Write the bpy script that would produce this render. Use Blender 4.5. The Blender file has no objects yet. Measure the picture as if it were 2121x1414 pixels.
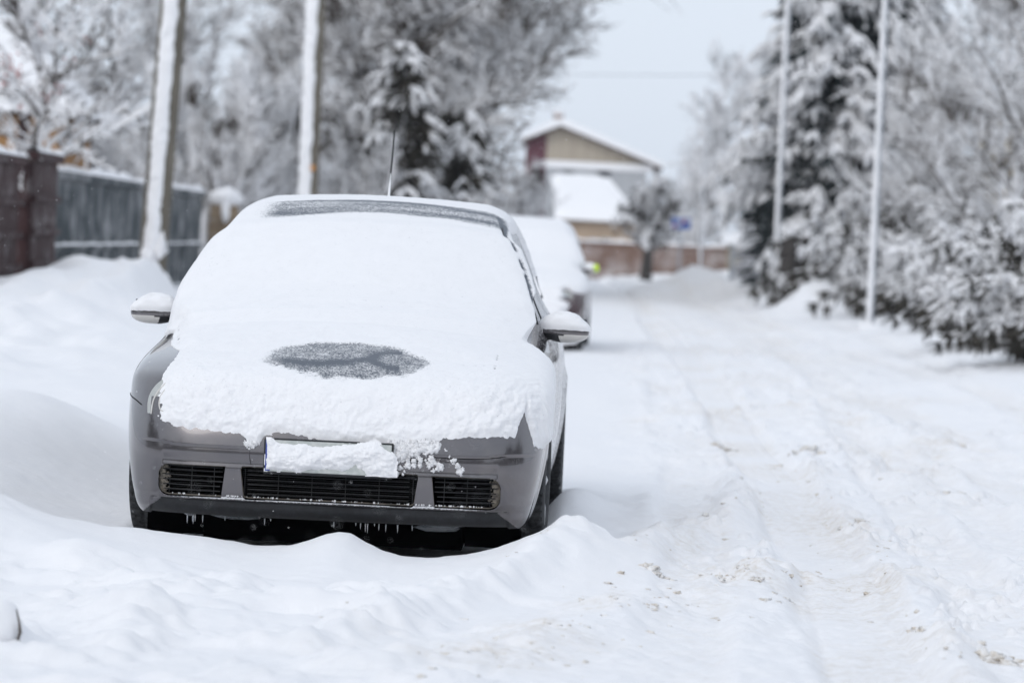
import bpy, math, random
import numpy as np
from mathutils import Vector, Matrix
R = math.radians
# ------------------------------------------------------------------ camera, world, sun, exposure
sc = bpy.context.scene
F_PX = 7070.0; CX, CY = 1060.5, 707.0
CAM_H = 1.38; PITCH = math.atan(212 / F_PX); ROLL = R(2.6)
camd = bpy.data.cameras.new('camera'); cam = bpy.data.objects.new('camera', camd)
sc.collection.objects.link(cam); sc.camera = cam
camd.sensor_width = 36; camd.lens = F_PX / 2121 * 36; camd.clip_start = 0.1; camd.clip_end = 3000
fw = Vector((0, math.cos(PITCH), -math.sin(PITCH))); r0 = Vector((1, 0, 0)); u0 = r0.cross(fw)
rt = r0 * math.cos(ROLL) + u0 * math.sin(ROLL); up = u0 * math.cos(ROLL) - r0 * math.sin(ROLL)
m = Matrix((rt, up, -fw)).transposed().to_4x4(); m.translation = Vector((0, 0, CAM_H)); cam.matrix_world = m
camd.dof.use_dof = True; camd.dof.focus_distance = 14.35; camd.dof.aperture_fstop = 2.9

world = bpy.data.worlds.new("World"); sc.world = world; world.use_nodes = True
SUN_EL, SUN_AZ = R(36), R(212)      # soft light through thin cloud, from behind the camera
wn, wl = world.node_tree.nodes, world.node_tree.links
bg = wn['Background']
sky = wn.new('ShaderNodeTexSky'); sky.sky_type = 'NISHITA'; sky.sun_disc = False
sky.sun_elevation = SUN_EL; sky.sun_rotation = SUN_AZ; sky.dust_density = 3; sky.air_density = 1.0
hs = wn.new('ShaderNodeHueSaturation'); hs.inputs['Saturation'].default_value = 0.28
wl.new(sky.outputs[0], hs.inputs['Color'])
mixw = wn.new('ShaderNodeMix'); mixw.data_type = 'RGBA'; mixw.inputs[0].default_value = 0.72
mixw.inputs[7].default_value = (8.5, 9.4, 10.75, 1)      # even cloud layer
wl.new(hs.outputs[0], mixw.inputs[6]); wl.new(mixw.outputs[2], bg.inputs['Color'])
bg.inputs['Strength'].default_value = 0.10
sund = bpy.data.lights.new('sun', 'SUN'); sund.energy = 0.62; sund.angle = R(35); sund.color = (1, 0.965, 0.92)
suno = bpy.data.objects.new('sun', sund); sc.collection.objects.link(suno)
# Nishita: rotation 0 = +Y, clockwise seen from above
sd = Vector((math.sin(SUN_AZ) * math.cos(SUN_EL), math.cos(SUN_AZ) * math.cos(SUN_EL), math.sin(SUN_EL)))
suno.rotation_euler = sd.to_track_quat('Z', 'Y').to_euler()
sc.view_settings.view_transform = 'Standard'; sc.view_settings.look = 'None'
sc.view_settings.exposure = 0.08; sc.view_settings.gamma = 1.0
sc.cycles.use_denoising = True; sc.cycles.max_bounces = 6; sc.cycles.diffuse_bounces = 3
sc.cycles.glossy_bounces = 3; sc.cycles.transparent_max_bounces = 4; sc.cycles.volume_bounces = 1

def at(px, py, Y):
    d = fw + rt * ((px - CX) / F_PX) + up * ((CY - py) / F_PX)
    return Vector((0, 0, CAM_H)) + d * (Y / d.y)

# ------------------------------------------------------------------ numeric helpers
def _h(ix, iy, iz, s):
    n = (ix.astype(np.int64) * 374761393 + iy.astype(np.int64) * 668265263 + iz.astype(np.int64) * 2147483647 + s * 1274126177) & 0xffffffff
    n = ((n ^ (n >> 13)) * 1274126177) & 0xffffffff
    n = (n ^ (n >> 16)) & 0xffffffff
    return n / 4294967295.0
def noise(x, y, z=0.0, seed=0):
    x, y, z = np.broadcast_arrays(np.asarray(x, float), np.asarray(y, float), np.asarray(z, float))
    xi, yi, zi = np.floor(x), np.floor(y), np.floor(z)
    fx, fy, fz = x - xi, y - yi, z - zi
    fx = fx * fx * (3 - 2 * fx); fy = fy * fy * (3 - 2 * fy); fz = fz * fz * (3 - 2 * fz)
    flat = np.all(zi == zi.flat[0]) and np.all(fz == 0)
    def pl(k):
        a = _h(xi, yi, zi + k, seed); b = _h(xi + 1, yi, zi + k, seed)
        c = _h(xi, yi + 1, zi + k, seed); d = _h(xi + 1, yi + 1, zi + k, seed)
        return (a * (1 - fx) + b * fx) * (1 - fy) + (c * (1 - fx) + d * fx) * fy
    if flat: return pl(0) * 2 - 1
    return (pl(0) * (1 - fz) + pl(1) * fz) * 2 - 1
def fbm(x, y, z=0.0, o=4, seed=0, g=0.5):
    s = 0; a = 1; t = 0
    for i in range(o):
        s = s + a * noise(np.asarray(x) * 2 ** i + 13.7 * i, np.asarray(y) * 2 ** i + 7.1 * i, np.asarray(z) * 2 ** i if np.ndim(z) else z, seed + i)
        t += a; a *= g
    return s / t
def ss(a, b, x):
    t = np.clip((np.asarray(x, float) - a) / (b - a), 0, 1); return t * t * (3 - 2 * t)
def catmull(pts, n=6):
    P = np.array(pts, float); P = np.vstack([2 * P[0] - P[1], P, 2 * P[-1] - P[-2]]); out = []
    for i in range(1, len(P) - 2):
        for k in range(n):
            t = k / n
            out.append(.5 * ((2 * P[i]) + (-P[i - 1] + P[i + 1]) * t + (2 * P[i - 1] - 5 * P[i] + 4 * P[i + 1] - P[i + 2]) * t * t + (-P[i - 1] + 3 * P[i] - 3 * P[i + 1] + P[i + 2]) * t ** 3))
    out.append(P[-2]); return np.array(out)

# ------------------------------------------------------------------ object helpers
COL = sc.collection
def tag(o, label=None, cat=None, group=None, kind=None):
    if label: o['label'] = label
    if cat: o['category'] = cat
    if group: o['group'] = group
    if kind: o['kind'] = kind
    return o
def empty(name, loc=(0, 0, 0), rz=0):
    o = bpy.data.objects.new(name, None); COL.objects.link(o); o.location = loc; o.rotation_euler = (0, 0, rz)
    o.empty_display_size = .3; return o
def mk(name, V, F, mats, parent=None, mi=None, smooth=True, attrs=None):
    me = bpy.data.meshes.new(name)
    V = np.asarray(V, np.float32)
    if isinstance(F, np.ndarray):
        n, k = F.shape
        me.vertices.add(len(V)); me.vertices.foreach_set('co', V.ravel())
        me.loops.add(n * k); me.loops.foreach_set('vertex_index', F.astype(np.int32).ravel())
        me.polygons.add(n); me.polygons.foreach_set('loop_start', np.arange(0, n * k, k, dtype=np.int32))
        me.polygons.foreach_set('loop_total', np.full(n, k, dtype=np.int32))
    else:
        me.from_pydata(V.tolist(), [], F)
    if not isinstance(mats, (list, tuple)): mats = [mats]
    for mm in mats: me.materials.append(mm)
    if mi is not None: me.polygons.foreach_set('material_index', np.asarray(mi, np.int32))
    me.polygons.foreach_set('use_smooth', np.full(len(me.polygons), smooth, dtype=bool))
    if attrs:
        for k_, v_ in attrs.items():
            a = me.attributes.new(k_, 'FLOAT', 'POINT'); a.data.foreach_set('value', np.asarray(v_, np.float32))
    me.update(); me.validate()
    o = bpy.data.objects.new(name, me); COL.objects.link(o)
    if parent: o.parent = parent
    return o
def gridF(n, m_):
    i = np.arange(n - 1)[:, None] * m_ + np.arange(m_ - 1)[None, :]
    i = i.ravel(); return np.stack([i, i + 1, i + m_ + 1, i + m_], 1)

class MB:                       # collects primitive shapes into ONE mesh
    def __init__(s): s.v = []; s.f = []; s.m = []; s.n = 0
    def add(s, V, F, m_=0):
        s.v.append(np.asarray(V, float)); s.f += [[i + s.n for i in f] for f in F]
        s.m += [m_] * len(F); s.n += len(V)
    def box(s, lo, hi, m_=0, bev=0.0):
        lo, hi = np.minimum(lo, hi), np.maximum(lo, hi)
        if bev <= 0:
            V = [(x, y, z) for x in (lo[0], hi[0]) for y in (lo[1], hi[1]) for z in (lo[2], hi[2])]
            s.add(V, [(0, 1, 3, 2), (4, 6, 7, 5), (0, 4, 5, 1), (2, 3, 7, 6), (0, 2, 6, 4), (1, 5, 7, 3)], m_); return
        b = min(bev, *((hi - lo) / 2.01)); V = []; idx = {}
        for a in range(3):
            for sx in (0, 1):
                for sy in (0, 1):
                    for sz in (0, 1):
                        c = [[lo, hi][q][i] for i, q in enumerate((sx, sy, sz))]
                        sg = [1 if q == 0 else -1 for q in (sx, sy, sz)]
                        p = [c[i] + (0 if i == a else sg[i] * b) for i in range(3)]
                        idx[(a, sx, sy, sz)] = len(V); V.append(p)
        F = []
        for a in range(3):
            o = [i for i in range(3) if i != a]
            for q in (0, 1):
                lp = []
                for (p1, p2) in ((0, 0), (1, 0), (1, 1), (0, 1)):
                    t = [0, 0, 0]; t[a] = q; t[o[0]] = p1; t[o[1]] = p2; lp.append(idx[(a, *t)])
                F.append(lp)
            for p1 in (0, 1):
                for p2 in (0, 1):
                    t0 = [0, 0, 0]; t0[a] = 0; t0[o[0]] = p1; t0[o[1]] = p2; t1 = list(t0); t1[a] = 1
                    F.append([idx[(o[0], *t0)], idx[(o[0], *t1)], idx[(o[1], *t1)], idx[(o[1], *t0)]])
        for sx in (0, 1):
            for sy in (0, 1):
                for sz in (0, 1): F.append([idx[(0, sx, sy, sz)], idx[(1, sx, sy, sz)], idx[(2, sx, sy, sz)]])
        s.add(V, F, m_)
    def tube(s, pts, r, n=8, m_=0, cap=True, squash=None):
        P = np.array(pts, float); r = np.broadcast_to(np.asarray(r, float), (len(P),)); V = []
        T = np.gradient(P, axis=0); T /= np.linalg.norm(T, axis=1)[:, None] + 1e-9
        ref = np.array([0, 0, 1.]) if abs(T[0][2]) < .9 else np.array([1., 0, 0])
        for i in range(len(P)):
            a = np.cross(T[i], ref); a /= np.linalg.norm(a) + 1e-9; b = np.cross(a, T[i])
            for k in range(n):
                t = 2 * math.pi * k / n; V.append(P[i] + r[i] * (a * math.cos(t) + b * math.sin(t)))
        F = [(i * n + k, i * n + (k + 1) % n, (i + 1) * n + (k + 1) % n, (i + 1) * n + k) for i in range(len(P) - 1) for k in range(n)]
        if cap: F += [tuple(range(n))[::-1], tuple((len(P) - 1) * n + k for k in range(n))]
        s.add(V, F, m_)
    def prism(s, poly, axis, a0, a1, m_=0):     # polygon in the other two axes, extruded along axis
        n = len(poly); V = []
        for a in (a0, a1):
            for p in poly:
                q = list(p); q.insert(axis, a); V.append(q)
        F = [tuple(range(n)), tuple(range(2 * n - 1, n - 1, -1))] + [(i, (i + 1) % n, n + (i + 1) % n, n + i) for i in range(n)]
        s.add(V, F, m_)
    def blob(s, c, rad, seed=0, nu=10, nv=7, amp=.25, m_=0, fr=1.6):
        th = np.linspace(0, math.pi, nv); V = []
        ph = np.linspace(0, 2 * math.pi, nu, endpoint=False)
        D = np.array([(math.sin(t) * math.cos(p), math.sin(t) * math.sin(p), math.cos(t)) for t in th for p in ph])
        k = 1 + amp * noise(D[:, 0] * fr + seed * 3.1, D[:, 1] * fr + seed, D[:, 2] * fr + .37, seed)
        V = np.array(c) + D * k[:, None] * np.array(rad)
        F = [(i * nu + j, (i + 1) * nu + j, (i + 1) * nu + (j + 1) % nu, i * nu + (j + 1) % nu) for i in range(nv - 1) for j in range(nu)]
        s.add(V, F, m_)
    def build(s, name, mats, parent=None, smooth=False):
        return mk(name, np.vstack(s.v), s.f, mats, parent, s.m, smooth)

# ------------------------------------------------------------------ materials
def mat(name, col, rough=.6, metal=0, spec=.5, coat=0):
    m_ = bpy.data.materials.new(name); m_.use_nodes = True; b = m_.node_tree.nodes['Principled BSDF']
    b.inputs['Base Color'].default_value = (*col, 1); b.inputs['Roughness'].default_value = rough
    b.inputs['Metallic'].default_value = metal; b.inputs['Specular IOR Level'].default_value = spec
    b.inputs['Coat Weight'].default_value = coat
    return m_, m_.node_tree.nodes, m_.node_tree.links, b
def nd_noise(n, l, scale, detail=4, rough=.55, coord='Object', vec=None, stretch=None):
    t = n.new('ShaderNodeTexNoise'); t.inputs['Scale'].default_value = scale; t.inputs['Detail'].default_value = detail; t.inputs['Roughness'].default_value = rough
    tc = n.new('ShaderNodeTexCoord'); src = tc.outputs[coord]
    if stretch:
        mp = n.new('ShaderNodeMapping'); mp.inputs['Scale'].default_value = stretch; l.new(src, mp.inputs[0]); src = mp.outputs[0]
    l.new(src, t.inputs['Vector']); return t.outputs['Fac']
def nd_ramp(n, l, fac, stops):
    r = n.new('ShaderNodeValToRGB'); e = r.color_ramp.elements
    while len(e) < len(stops): e.new(.5)
    for i, (p, c) in enumerate(stops):
        e[i].position = p; e[i].color = (*c, 1) if len(c) == 3 else c
    l.new(fac, r.inputs[0]); return r.outputs[0]
def nd_mix(n, l, fac, a, b):
    x = n.new('ShaderNodeMix'); x.data_type = 'RGBA'
    for k, s in ((0, fac), (6, a), (7, b)):
        if hasattr(s, 'links'): l.new(s, x.inputs[k])
        else: x.inputs[k].default_value = s if k == 0 else (*s, 1)
    return x.outputs[2]
def nd_math(n, l, op, a, b=0.5, clamp=False):
    x = n.new('ShaderNodeMath'); x.operation = op; x.use_clamp = clamp
    for k, s in ((0, a), (1, b)):
        if hasattr(s, 'links'): l.new(s, x.inputs[k])
        else: x.inputs[k].default_value = s
    return x.outputs[0]
def nd_bump(n, l, b, h, strength=.3, dist=.01):
    x = n.new('ShaderNodeBump'); x.inputs['Strength'].default_value = strength; x.inputs['Distance'].default_value = dist
    l.new(h, x.inputs['Height']); l.new(x.outputs[0], b.inputs['Normal']); return x
SNOWC = (.885, .882, .893)
def noisy(name, c1, c2, scale, rough=.8, bump=.3, dist=.01, stretch=None, lo=.35, hi=.65, detail=5, **k):
    m_, n, l, b = mat(name, c1, rough, **k)
    f = nd_noise(n, l, scale, detail, stretch=stretch)
    l.new(nd_ramp(n, l, f, [(lo, c1), (hi, c2)]), b.inputs['Base Color'])
    if bump: nd_bump(n, l, b, f, bump, dist)
    return m_
def make_snow(name, col=SNOWC, fine=.003, scale=260):
    m_, n, l, b = mat(name, col, .85, spec=.25)
    g = nd_noise(n, l, scale, 5, .7); h = nd_noise(n, l, 14, 4)
    l.new(nd_ramp(n, l, h, [(.3, tuple(c * .975 for c in col)), (.7, col)]), b.inputs['Base Color'])
    b.inputs['Subsurface Weight'].default_value = 0.0
    nd_bump(n, l, b, g, .45, fine); return m_
M = {}
M['snow'] = make_snow('fresh_snow')
M['snow_far'] = make_snow('far_snow', fine=.02, scale=12)
# road snow: dirt attribute tints packed, salted snow
m_, n, l, b = mat('road_snow', SNOWC, .85, spec=.25)
at_ = n.new('ShaderNodeAttribute'); at_.attribute_name = 'dirt'
f1 = nd_noise(n, l, 9, 6, .65); f2 = nd_noise(n, l, 2.2, 3); f3 = nd_noise(n, l, 110, 5, .7)
f4 = nd_noise(n, l, 34, 5, .7)
d = nd_math(n, l, 'MULTIPLY', at_.outputs['Fac'], nd_ramp(n, l, nd_math(n, l, 'ADD', nd_math(n, l, 'MULTIPLY', f1, .5), nd_math(n, l, 'MULTIPLY', f4, .5)), [(.46, (0, 0, 0)), (.66, (1, 1, 1))]))
base = nd_ramp(n, l, f2, [(.3, (.872, .872, .888)), (.7, (.895, .89, .898))])
soft = nd_mix(n, l, nd_math(n, l, 'MULTIPLY', at_.outputs['Fac'], .55, True), base, (.86, .835, .82))
l.new(nd_mix(n, l, nd_math(n, l, 'MULTIPLY', d, 1.0, True), soft, (.64, .58, .50)), b.inputs['Base Color'])
nd_bump(n, l, b, f3, .5, .006); M['ground'] = m_
M['clod'] = noisy('dirty_clod', (.84, .83, .82), (.60, .53, .44), 25, bump=.5, dist=.01, lo=.4, hi=.7)
def frost_mat(name, under, urough, metal=0, coat=0, flake=None):
    """paint (or glass) with snow where attribute cov is high, broken up by grain"""
    m_, n, l, b = mat(name, under, urough, metal, coat=coat)
    a = n.new('ShaderNodeAttribute'); a.attribute_name = 'cov'
    g = nd_noise(n, l, 120, 6, .8); g2 = nd_noise(n, l, 34, 5, .65); g3 = nd_noise(n, l, 7, 3)
    gg = nd_math(n, l, 'ADD', nd_math(n, l, 'MULTIPLY', g, .82), nd_math(n, l, 'MULTIPLY', g2, .18))
    # mask = clamp((cov*1.9 - .45 - (gg-.5)*3 ) )
    x = nd_math(n, l, 'ADD', nd_math(n, l, 'MULTIPLY', a.outputs['Fac'], 2.2), -.6)
    x = nd_math(n, l, 'SUBTRACT', x, nd_math(n, l, 'MULTIPLY', nd_math(n, l, 'SUBTRACT', gg, .5), 7.0))
    q_ = n.new('ShaderNodeMapRange'); l.new(a.outputs['Fac'], q_.inputs[0]); q_.inputs[2].default_value = .12; q_.inputs[3].default_value = -1.3; q_.inputs[4].default_value = 0
    x = nd_math(n, l, 'ADD', x, q_.outputs[0])
    mk_ = nd_math(n, l, 'MULTIPLY', x, 1.0, True)
    und = under
    if flake is not None: und = nd_ramp(n, l, g3, [(.48, under), (.82, flake)])
    hcol = nd_ramp(n, l, nd_noise(n, l, 14, 4), [(.3, tuple(c * .975 for c in SNOWC)), (.7, SNOWC)])
    l.new(nd_mix(n, l, mk_, und, hcol), b.inputs['Base Color'])
    rr = n.new('ShaderNodeMapRange'); l.new(mk_, rr.inputs[0]); rr.inputs[3].default_value = urough; rr.inputs[4].default_value = .88
    l.new(rr.outputs[0], b.inputs['Roughness'])
    if metal: l.new(nd_math(n, l, 'MULTIPLY', nd_math(n, l, 'SUBTRACT', 1, mk_), metal), b.inputs['Metallic'])
    if coat: l.new(nd_math(n, l, 'MULTIPLY', nd_math(n, l, 'SUBTRACT', 1, mk_), coat), b.inputs['Coat Weight'])
    hh = nd_math(n, l, 'ADD', nd_math(n, l, 'MULTIPLY', mk_, .6), nd_math(n, l, 'MULTIPLY', nd_math(n, l, 'MULTIPLY', g, mk_), 1.0))
    nd_bump(n, l, b, hh, .45, .003)
    return m_
M['paint'] = frost_mat('grey_car_paint', (.145, .136, .143), .20, metal=.8, coat=1.0, flake=(.19, .176, .172))
M['car_snow'] = frost_mat('car_snow', (.085, .10, .125), .45)
M['paint_maroon'] = frost_mat('maroon_car_paint', (.05, .018, .022), .3, coat=.7)
M['glass_dark'] = frost_mat('side_glass', (.03, .036, .045), .12)
M['plastic'] = noisy('black_plastic', (.006, .0065, .008), (.013, .014, .017), 40, .5, .1, .001)
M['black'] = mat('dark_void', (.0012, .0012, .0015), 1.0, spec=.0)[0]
M['rubber'] = noisy('tyre_rubber', (.012, .013, .014), (.03, .032, .036), 60, .75, .2, .001)
M['salt'] = noisy('dried_salt', (.09, .08, .07), (.26, .23, .19), 60, .8, .3, .002)
M['alu'] = noisy('grey_alloy', (.35, .35, .36), (.5, .5, .52), 30, .4, .1, .001, metal=.8)
M['lens'] = mat('headlight_lens', (.42, .43, .41), .10, coat=1)[0]
M['lens2'] = mat('headlight_bowl', (.22, .25, .27), .15, metal=.4)[0]
M['indicator'] = mat('indicator_lens', (.62, .60, .57), .25, coat=.5)[0]
M['plate'] = noisy('plate_white', (.42, .45, .43), (.55, .56, .54), 40, .5, .1, .001)
M['blue'] = mat('plate_blue', (.03, .06, .3), .5)[0]
M['ice'] = mat('ice', (.62, .66, .70), .08, spec=.8)[0]; M['ice'].node_tree.nodes['Principled BSDF'].inputs['Transmission Weight'].default_value = .7
M['neon'] = mat('neon_yellow_lens', (.62, .85, .05), .4)[0]

# ------------------------------------------------------------------ terrain
C0X, C0Y, THC = -0.735, 14.1, 0.024       # front of the parked car, heading
def lat(x, y): return x - C0X - THC * (y - C0Y)     # sideways distance from the car's centre line
def seg_dist(x, y, pts):
    d = np.full(np.shape(x), 1e9); t_ = np.zeros(np.shape(x))
    acc = 0
    for (a, b_) in zip(pts[:-1], pts[1:]):
        a = np.array(a); b_ = np.array(b_); ab = b_ - a; L = np.hypot(*ab)
        t = np.clip(((x - a[0]) * ab[0] + (y - a[1]) * ab[1]) / (L * L), 0, 1)
        q = np.hypot(x - a[0] - t * ab[0], y - a[1] - t * ab[1])
        t_ = np.where(q < d, acc + t * L, t_); d = np.minimum(d, q); acc += L
    return d, t_
def gxy(px, py, z=0.05):
    d = fw + rt * ((px - CX) / F_PX) + up * ((CY - py) / F_PX); t = (z - CAM_H) / d.z
    return (d.x * t, d.y * t)
RIDGE1 = [gxy(*p) for p in [(640, 1330), (820, 1265), (1010, 1222), (1130, 1195), (1300, 1150), (1420, 1115), (1500, 1085), (1545, 1040), (1530, 990)]]
RIDGE2 = [gxy(*p) for p in [(900, 1414), (1060, 1340), (1200, 1290), (1330, 1250), (1450, 1220), (1560, 1190), (1640, 1180)]]
RIDGE3 = [gxy(*p) for p in [(2010, 1440), (1900, 1290), (1830, 1190), (1765, 1110), (1720, 1040), (1690, 985), (1640, 930)]]
RIDGE4 = [gxy(*p) for p in [(2160, 1080), (1990, 1040), (1860, 990), (1750, 930), (1640, 860), (1500, 800)]]
RIDGE5 = [gxy(*p) for p in [(1390, 870), (1480, 860), (1560, 845), (1700, 850), (1900, 900), (2121, 960)]]
TRACK = [(1.21, 9.0), (1.24, 11.2), (1.40, 14), (1.46, 16.9), (1.6, 21), (1.70, 25.4), (2.0, 35), (2.25, 46.5), (2.8, 80), (3.0, 130)]
def crestz(u):
    return np.interp(u, [-1.6, -1.05, -.88, -.68, -.45, -.28, -.13, -.05, .02, .07, .12, .18, .25, .33, .45, .6, .72, .86, .96, 1.08, 1.3, 1.8],
                     [.28, .20, .165, .150, .138, .118, .118, .145, .175, .184, .178, .145, .115, .098, .103, .125, .155, .205, .245, .235, .16, .07])
def height(x, y, fine=True):
    c = lat(x, y)
    h = .035 + .03 * fbm(x * .9, y * .5, o=3, seed=3)
    # rough plowed texture on the road, calmer away
    rough = ss(.8, 1.7, c) * (1 - ss(4.4, 5.4, c)) * (.55 + .6 * ss(-.3, .5, noise(x * .8, y * .35, seed=21)))
    h = h + rough * .075 * (fbm(x * 2.6, y * 1.3, o=5, seed=5, g=.6))
    # drift in front of the bumper
    v = y - C0Y
    jag = .012 * fbm(x * 3.3, y * 2.1, o=3, seed=8)
    inz = (1 - ss(1.25, 2.0, np.abs(c)))
    env = np.where(v < -.22, 1 - ss(0, 1.15, -.22 - v), 1 - ss(0, .42, v + .22))
    h = np.maximum(h, (h + (crestz(c) - .03 - h) * env * inz + jag * env * inz))
    # hollow under the car
    und = (1 - ss(.82, .97, np.abs(c))) * ss(-.02, .15, v) * (1 - ss(3.9, 4.3, v))
    h = h * (1 - und) - .01 * und
    # drift against the right flank
    h = h + .15 * np.exp(-((c - 1.02) / .16) ** 2) * ss(-.5, .4, v) * (1 - ss(3.6, 4.6, v)) * (.6 + .5 * noise(y * 1.2, 3.3, seed=4))
    h = h + .07 * np.exp(-((c - 1.5) / .3) ** 2) * np.exp(-((v - 2.6) / 1.0) ** 2)
    # left verge, rises away from the car
    lf = ss(-.98, -2.1, c)
    h = h + lf * (.17 + .05 * fbm(x * 1.1, y * .7, o=3, seed=9)) * ss(-4.6, -.9, v)
    # soft foreground drifts at lower left
    h = h + .10 * np.exp(-((c + 1.15) / .42) ** 2 - ((y - 13.15) / .35) ** 2)
    h = h + .07 * np.exp(-((c + 1.55) / .3) ** 2 - ((y - 12.2) / .3) ** 2) + .13 * np.exp(-((c + 1.95) / .5) ** 2 - ((y - 12.9) / .5) ** 2)
    h = h + .07 * np.exp(-((c + .75) / .3) ** 2 - ((y - 12.9) / .12) ** 2) + .05 * np.exp(-((c + .2) / .5) ** 2 - ((y - 11.6 - .3 * c) / .13) ** 2) + .13 * np.clip(fbm(x * 2.4, y * 2.6, o=4, seed=12, g=.6), -.1, 1) * (1 - ss(12.6, 13.3, y)) * (1 - ss(.5, 1.5, c))
    h = h + .035 * np.exp(-((c + .15) / .35) ** 2 - ((y - 12.8 - .2 * c) / .14) ** 2)
    h = h - .05 * np.exp(-((c + 1.12) / .10) ** 2 - ((y - 14.25) / .28) ** 2)
    h = h + .21 * np.exp(-(((x + 2.75) / .85) ** 2)) * np.exp(-((y - 18.3) / 1.5) ** 2)
    h = h + .13 * ss(-1.9, -2.9, x) * np.exp(-((y - 15.5) / 1.8) ** 2)
    # tall bank along the fence, up to the first utility pole
    cr = .12 + .43 * ss(27, 38.5, y) + .11 * noise(y * .35, 1.1, seed=31) + .05 * noise(y * 1.7, 5.2, seed=32)
    cr = (cr + .06) * (1 - .80 * ss(42.6, 43.4, y + .3 * noise(x * 2, y, seed=7)))
    k_ = np.clip((y - 31) / 9.5, 0, 1); fall = (np.clip((x - (-2.5 - 1.55 * k_)) / ((-4.35 - .1 * k_) - (-2.5 - 1.55 * k_)), 0, 1) ** 1.3 - .50 * ss(-5.05, -6.0, x)) * (1 - .3 * ss(60, 100, y))
    bank = fall * cr * ss(20.0, 27.0, y)
    bank = bank + .20 * np.exp(-((x + 4.35) / .5) ** 2 - ((y - 42.2) / 1.6) ** 2)
    bank = bank + .15 * fall * ss(20, 27, y) * fbm(x * 2.6, y * 1.3, o=5, seed=33, g=.55)
    h = np.maximum(h, 0) + bank
    # right verge
    rf = ss(3.8, 6.8, c)
    h = h + rf * (.26 + .10 * noise(x * .5, y * .12, seed=41)) + rf * .04 * fbm(x * 1.5, y * .6, o=4, seed=42)
    # loose mounds on the right verge
    for (px, py, Y, hh, wx, wy) in [(1450, 545, 95, .76, .95, 4), (1375, 570, 92, .30, .9, 4), (1545, 590, 88, .42, .9, 5), (1690, 622, 69, .70, .7, 2.5), (1600, 620, 80, .25, .8, 3), (1300, 580, 112, .18, 2.2, 6)]:
        p = at(px, py, Y)
        h = h + hh * np.exp(-((x - p.x) / wx) ** 2 - ((y - Y) / wy) ** 2)
    h = h + .35 * ss(112, 130, y) * ss(2.2, 6, x)
    dirt = np.zeros(np.shape(x))
    # wheel tracks
    dt, tt = seg_dist(x, y, TRACK)
    rut = 1 - ss(.17, .25, dt + .03 * noise(x * 6, y * 1.5, seed=51))
    amp = 1 - .5 * ss(20, 60, y)
    h = h * (1 - .75 * rut) - .012 * rut * amp
    if fine: h = h + rut * .0035 * noise(dt * 70, tt * .4, seed=52) + rut * .004 * noise(x * 26, y * 22, seed=53)
    dirt = dirt + (.12 + .4 * ss(-.2, .5, noise(x * 2.5, y * .8, seed=55))) * rut * (1 - .5 * ss(22, 40, y))
    d2, t2 = seg_dist(x, y, [(p[0] + 1.5, p[1]) for p in TRACK])
    rut2 = 1 - ss(.2, .35, d2 + .05 * noise(x * 5, y * 1.5, seed=54))
    h = h - .03 * rut2; dirt = dirt + .18 * rut2
    for d_, dd in ((.24, .016), (-.24, .012)):
        q = np.abs(np.abs(dt) - abs(d_)); pass
    # cord-like tyre edges
    h = h - .010 * np.exp(-((dt - .15) / .012) ** 2) * amp
    for k, (rg, hh, w, dr) in enumerate([(RIDGE1, .095, .13, .25), (RIDGE2, .06, .16, .7), (RIDGE3, .045, .10, .55), (RIDGE4, .06, .15, .25), (RIDGE5, .08, .35, .7)]):
        d_, t_ = seg_dist(x, y, rg)
        lump = .65 + .8 * fbm(x * 4.5, y * 3.2, o=4, seed=60 + k)
        e = np.exp(-(d_ / w) ** 2)
        h = h + hh * e * np.clip(lump, .1, 2)
        if fine: h = h + e * .014 * fbm(x * 17, y * 12, o=3, seed=70 + k)
        dirt = dirt + dr * np.exp(-(d_ / (w * 1.5)) ** 2) * ss(-.1, .6, noise(x * 3, y * 1.6, seed=80 + k))
    # older, overlapping wheel tracks weaving along the road
    for k, (off, sl_, wv) in enumerate([(.55, .030, .5), (1.05, -.012, .7), (-.62, .012, .4), (2.3, .02, .5), (3.0, -.02, .6)]):
        q = x - np.interp(y, [p[1] for p in TRACK], [p[0] for p in TRACK]) - off - sl_ * (y - 14) - .12 * wv * np.sin(y * .21 + k * 2)
        q = q + .03 * noise(x * 4, y * 1.2, seed=140 + k); ink = (1 - ss(.11, .19, np.abs(q))) * ss(-.5, .1, noise(y * .25, k + .5, seed=150)); bm = np.exp(-((np.abs(q) - .23) / .07) ** 2)
        on_ = ss(1.15, 1.5, c); h = h + on_ * (-.030 * ink + .022 * bm * (.5 + 1.2 * np.clip(fbm(x * 6, y * 3, o=3, seed=160 + k), -.3, 1)))
        dirt = dirt + on_ * .22 * ink
    far = ss(1.0, 2.2, c) * (1 - ss(3.9, 5, c))
    dirt = dirt + far * .5 * ss(-.1, .55, fbm(x * 1.5, y * .6, o=3, seed=90)) + far * .25 * ss(40, 80, y)
    if fine:
        near = ss(1.2, 1.7, c) + .25 + .6 * (1 - ss(11.4, 12.6, y))
        h = h + .018 * (1 - .7 * rut) * fbm(x * 10, y * 8.5, o=4, seed=6, g=.75) * np.clip(near * 1.0, 0, 1) * (1 - und)
        cl = ss(.28, .5, noise(x * 9, y * 8, seed=15) * .5 + .5 * noise(x * 19, y * 16, seed=16)) * ss(-.1, .35, noise(x * 1.6, y * 1.0, seed=17))
        h = h + .034 * cl * np.clip(ss(1.3, 1.9, c) + .3 * (1 - ss(12.2, 13.0, y)) , 0, 1) * (1 - rut) * (1 - und)
        h = h + .0022 * noise(x * 45, y * 30, seed=18) * np.clip(near, 0, 1)
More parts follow.
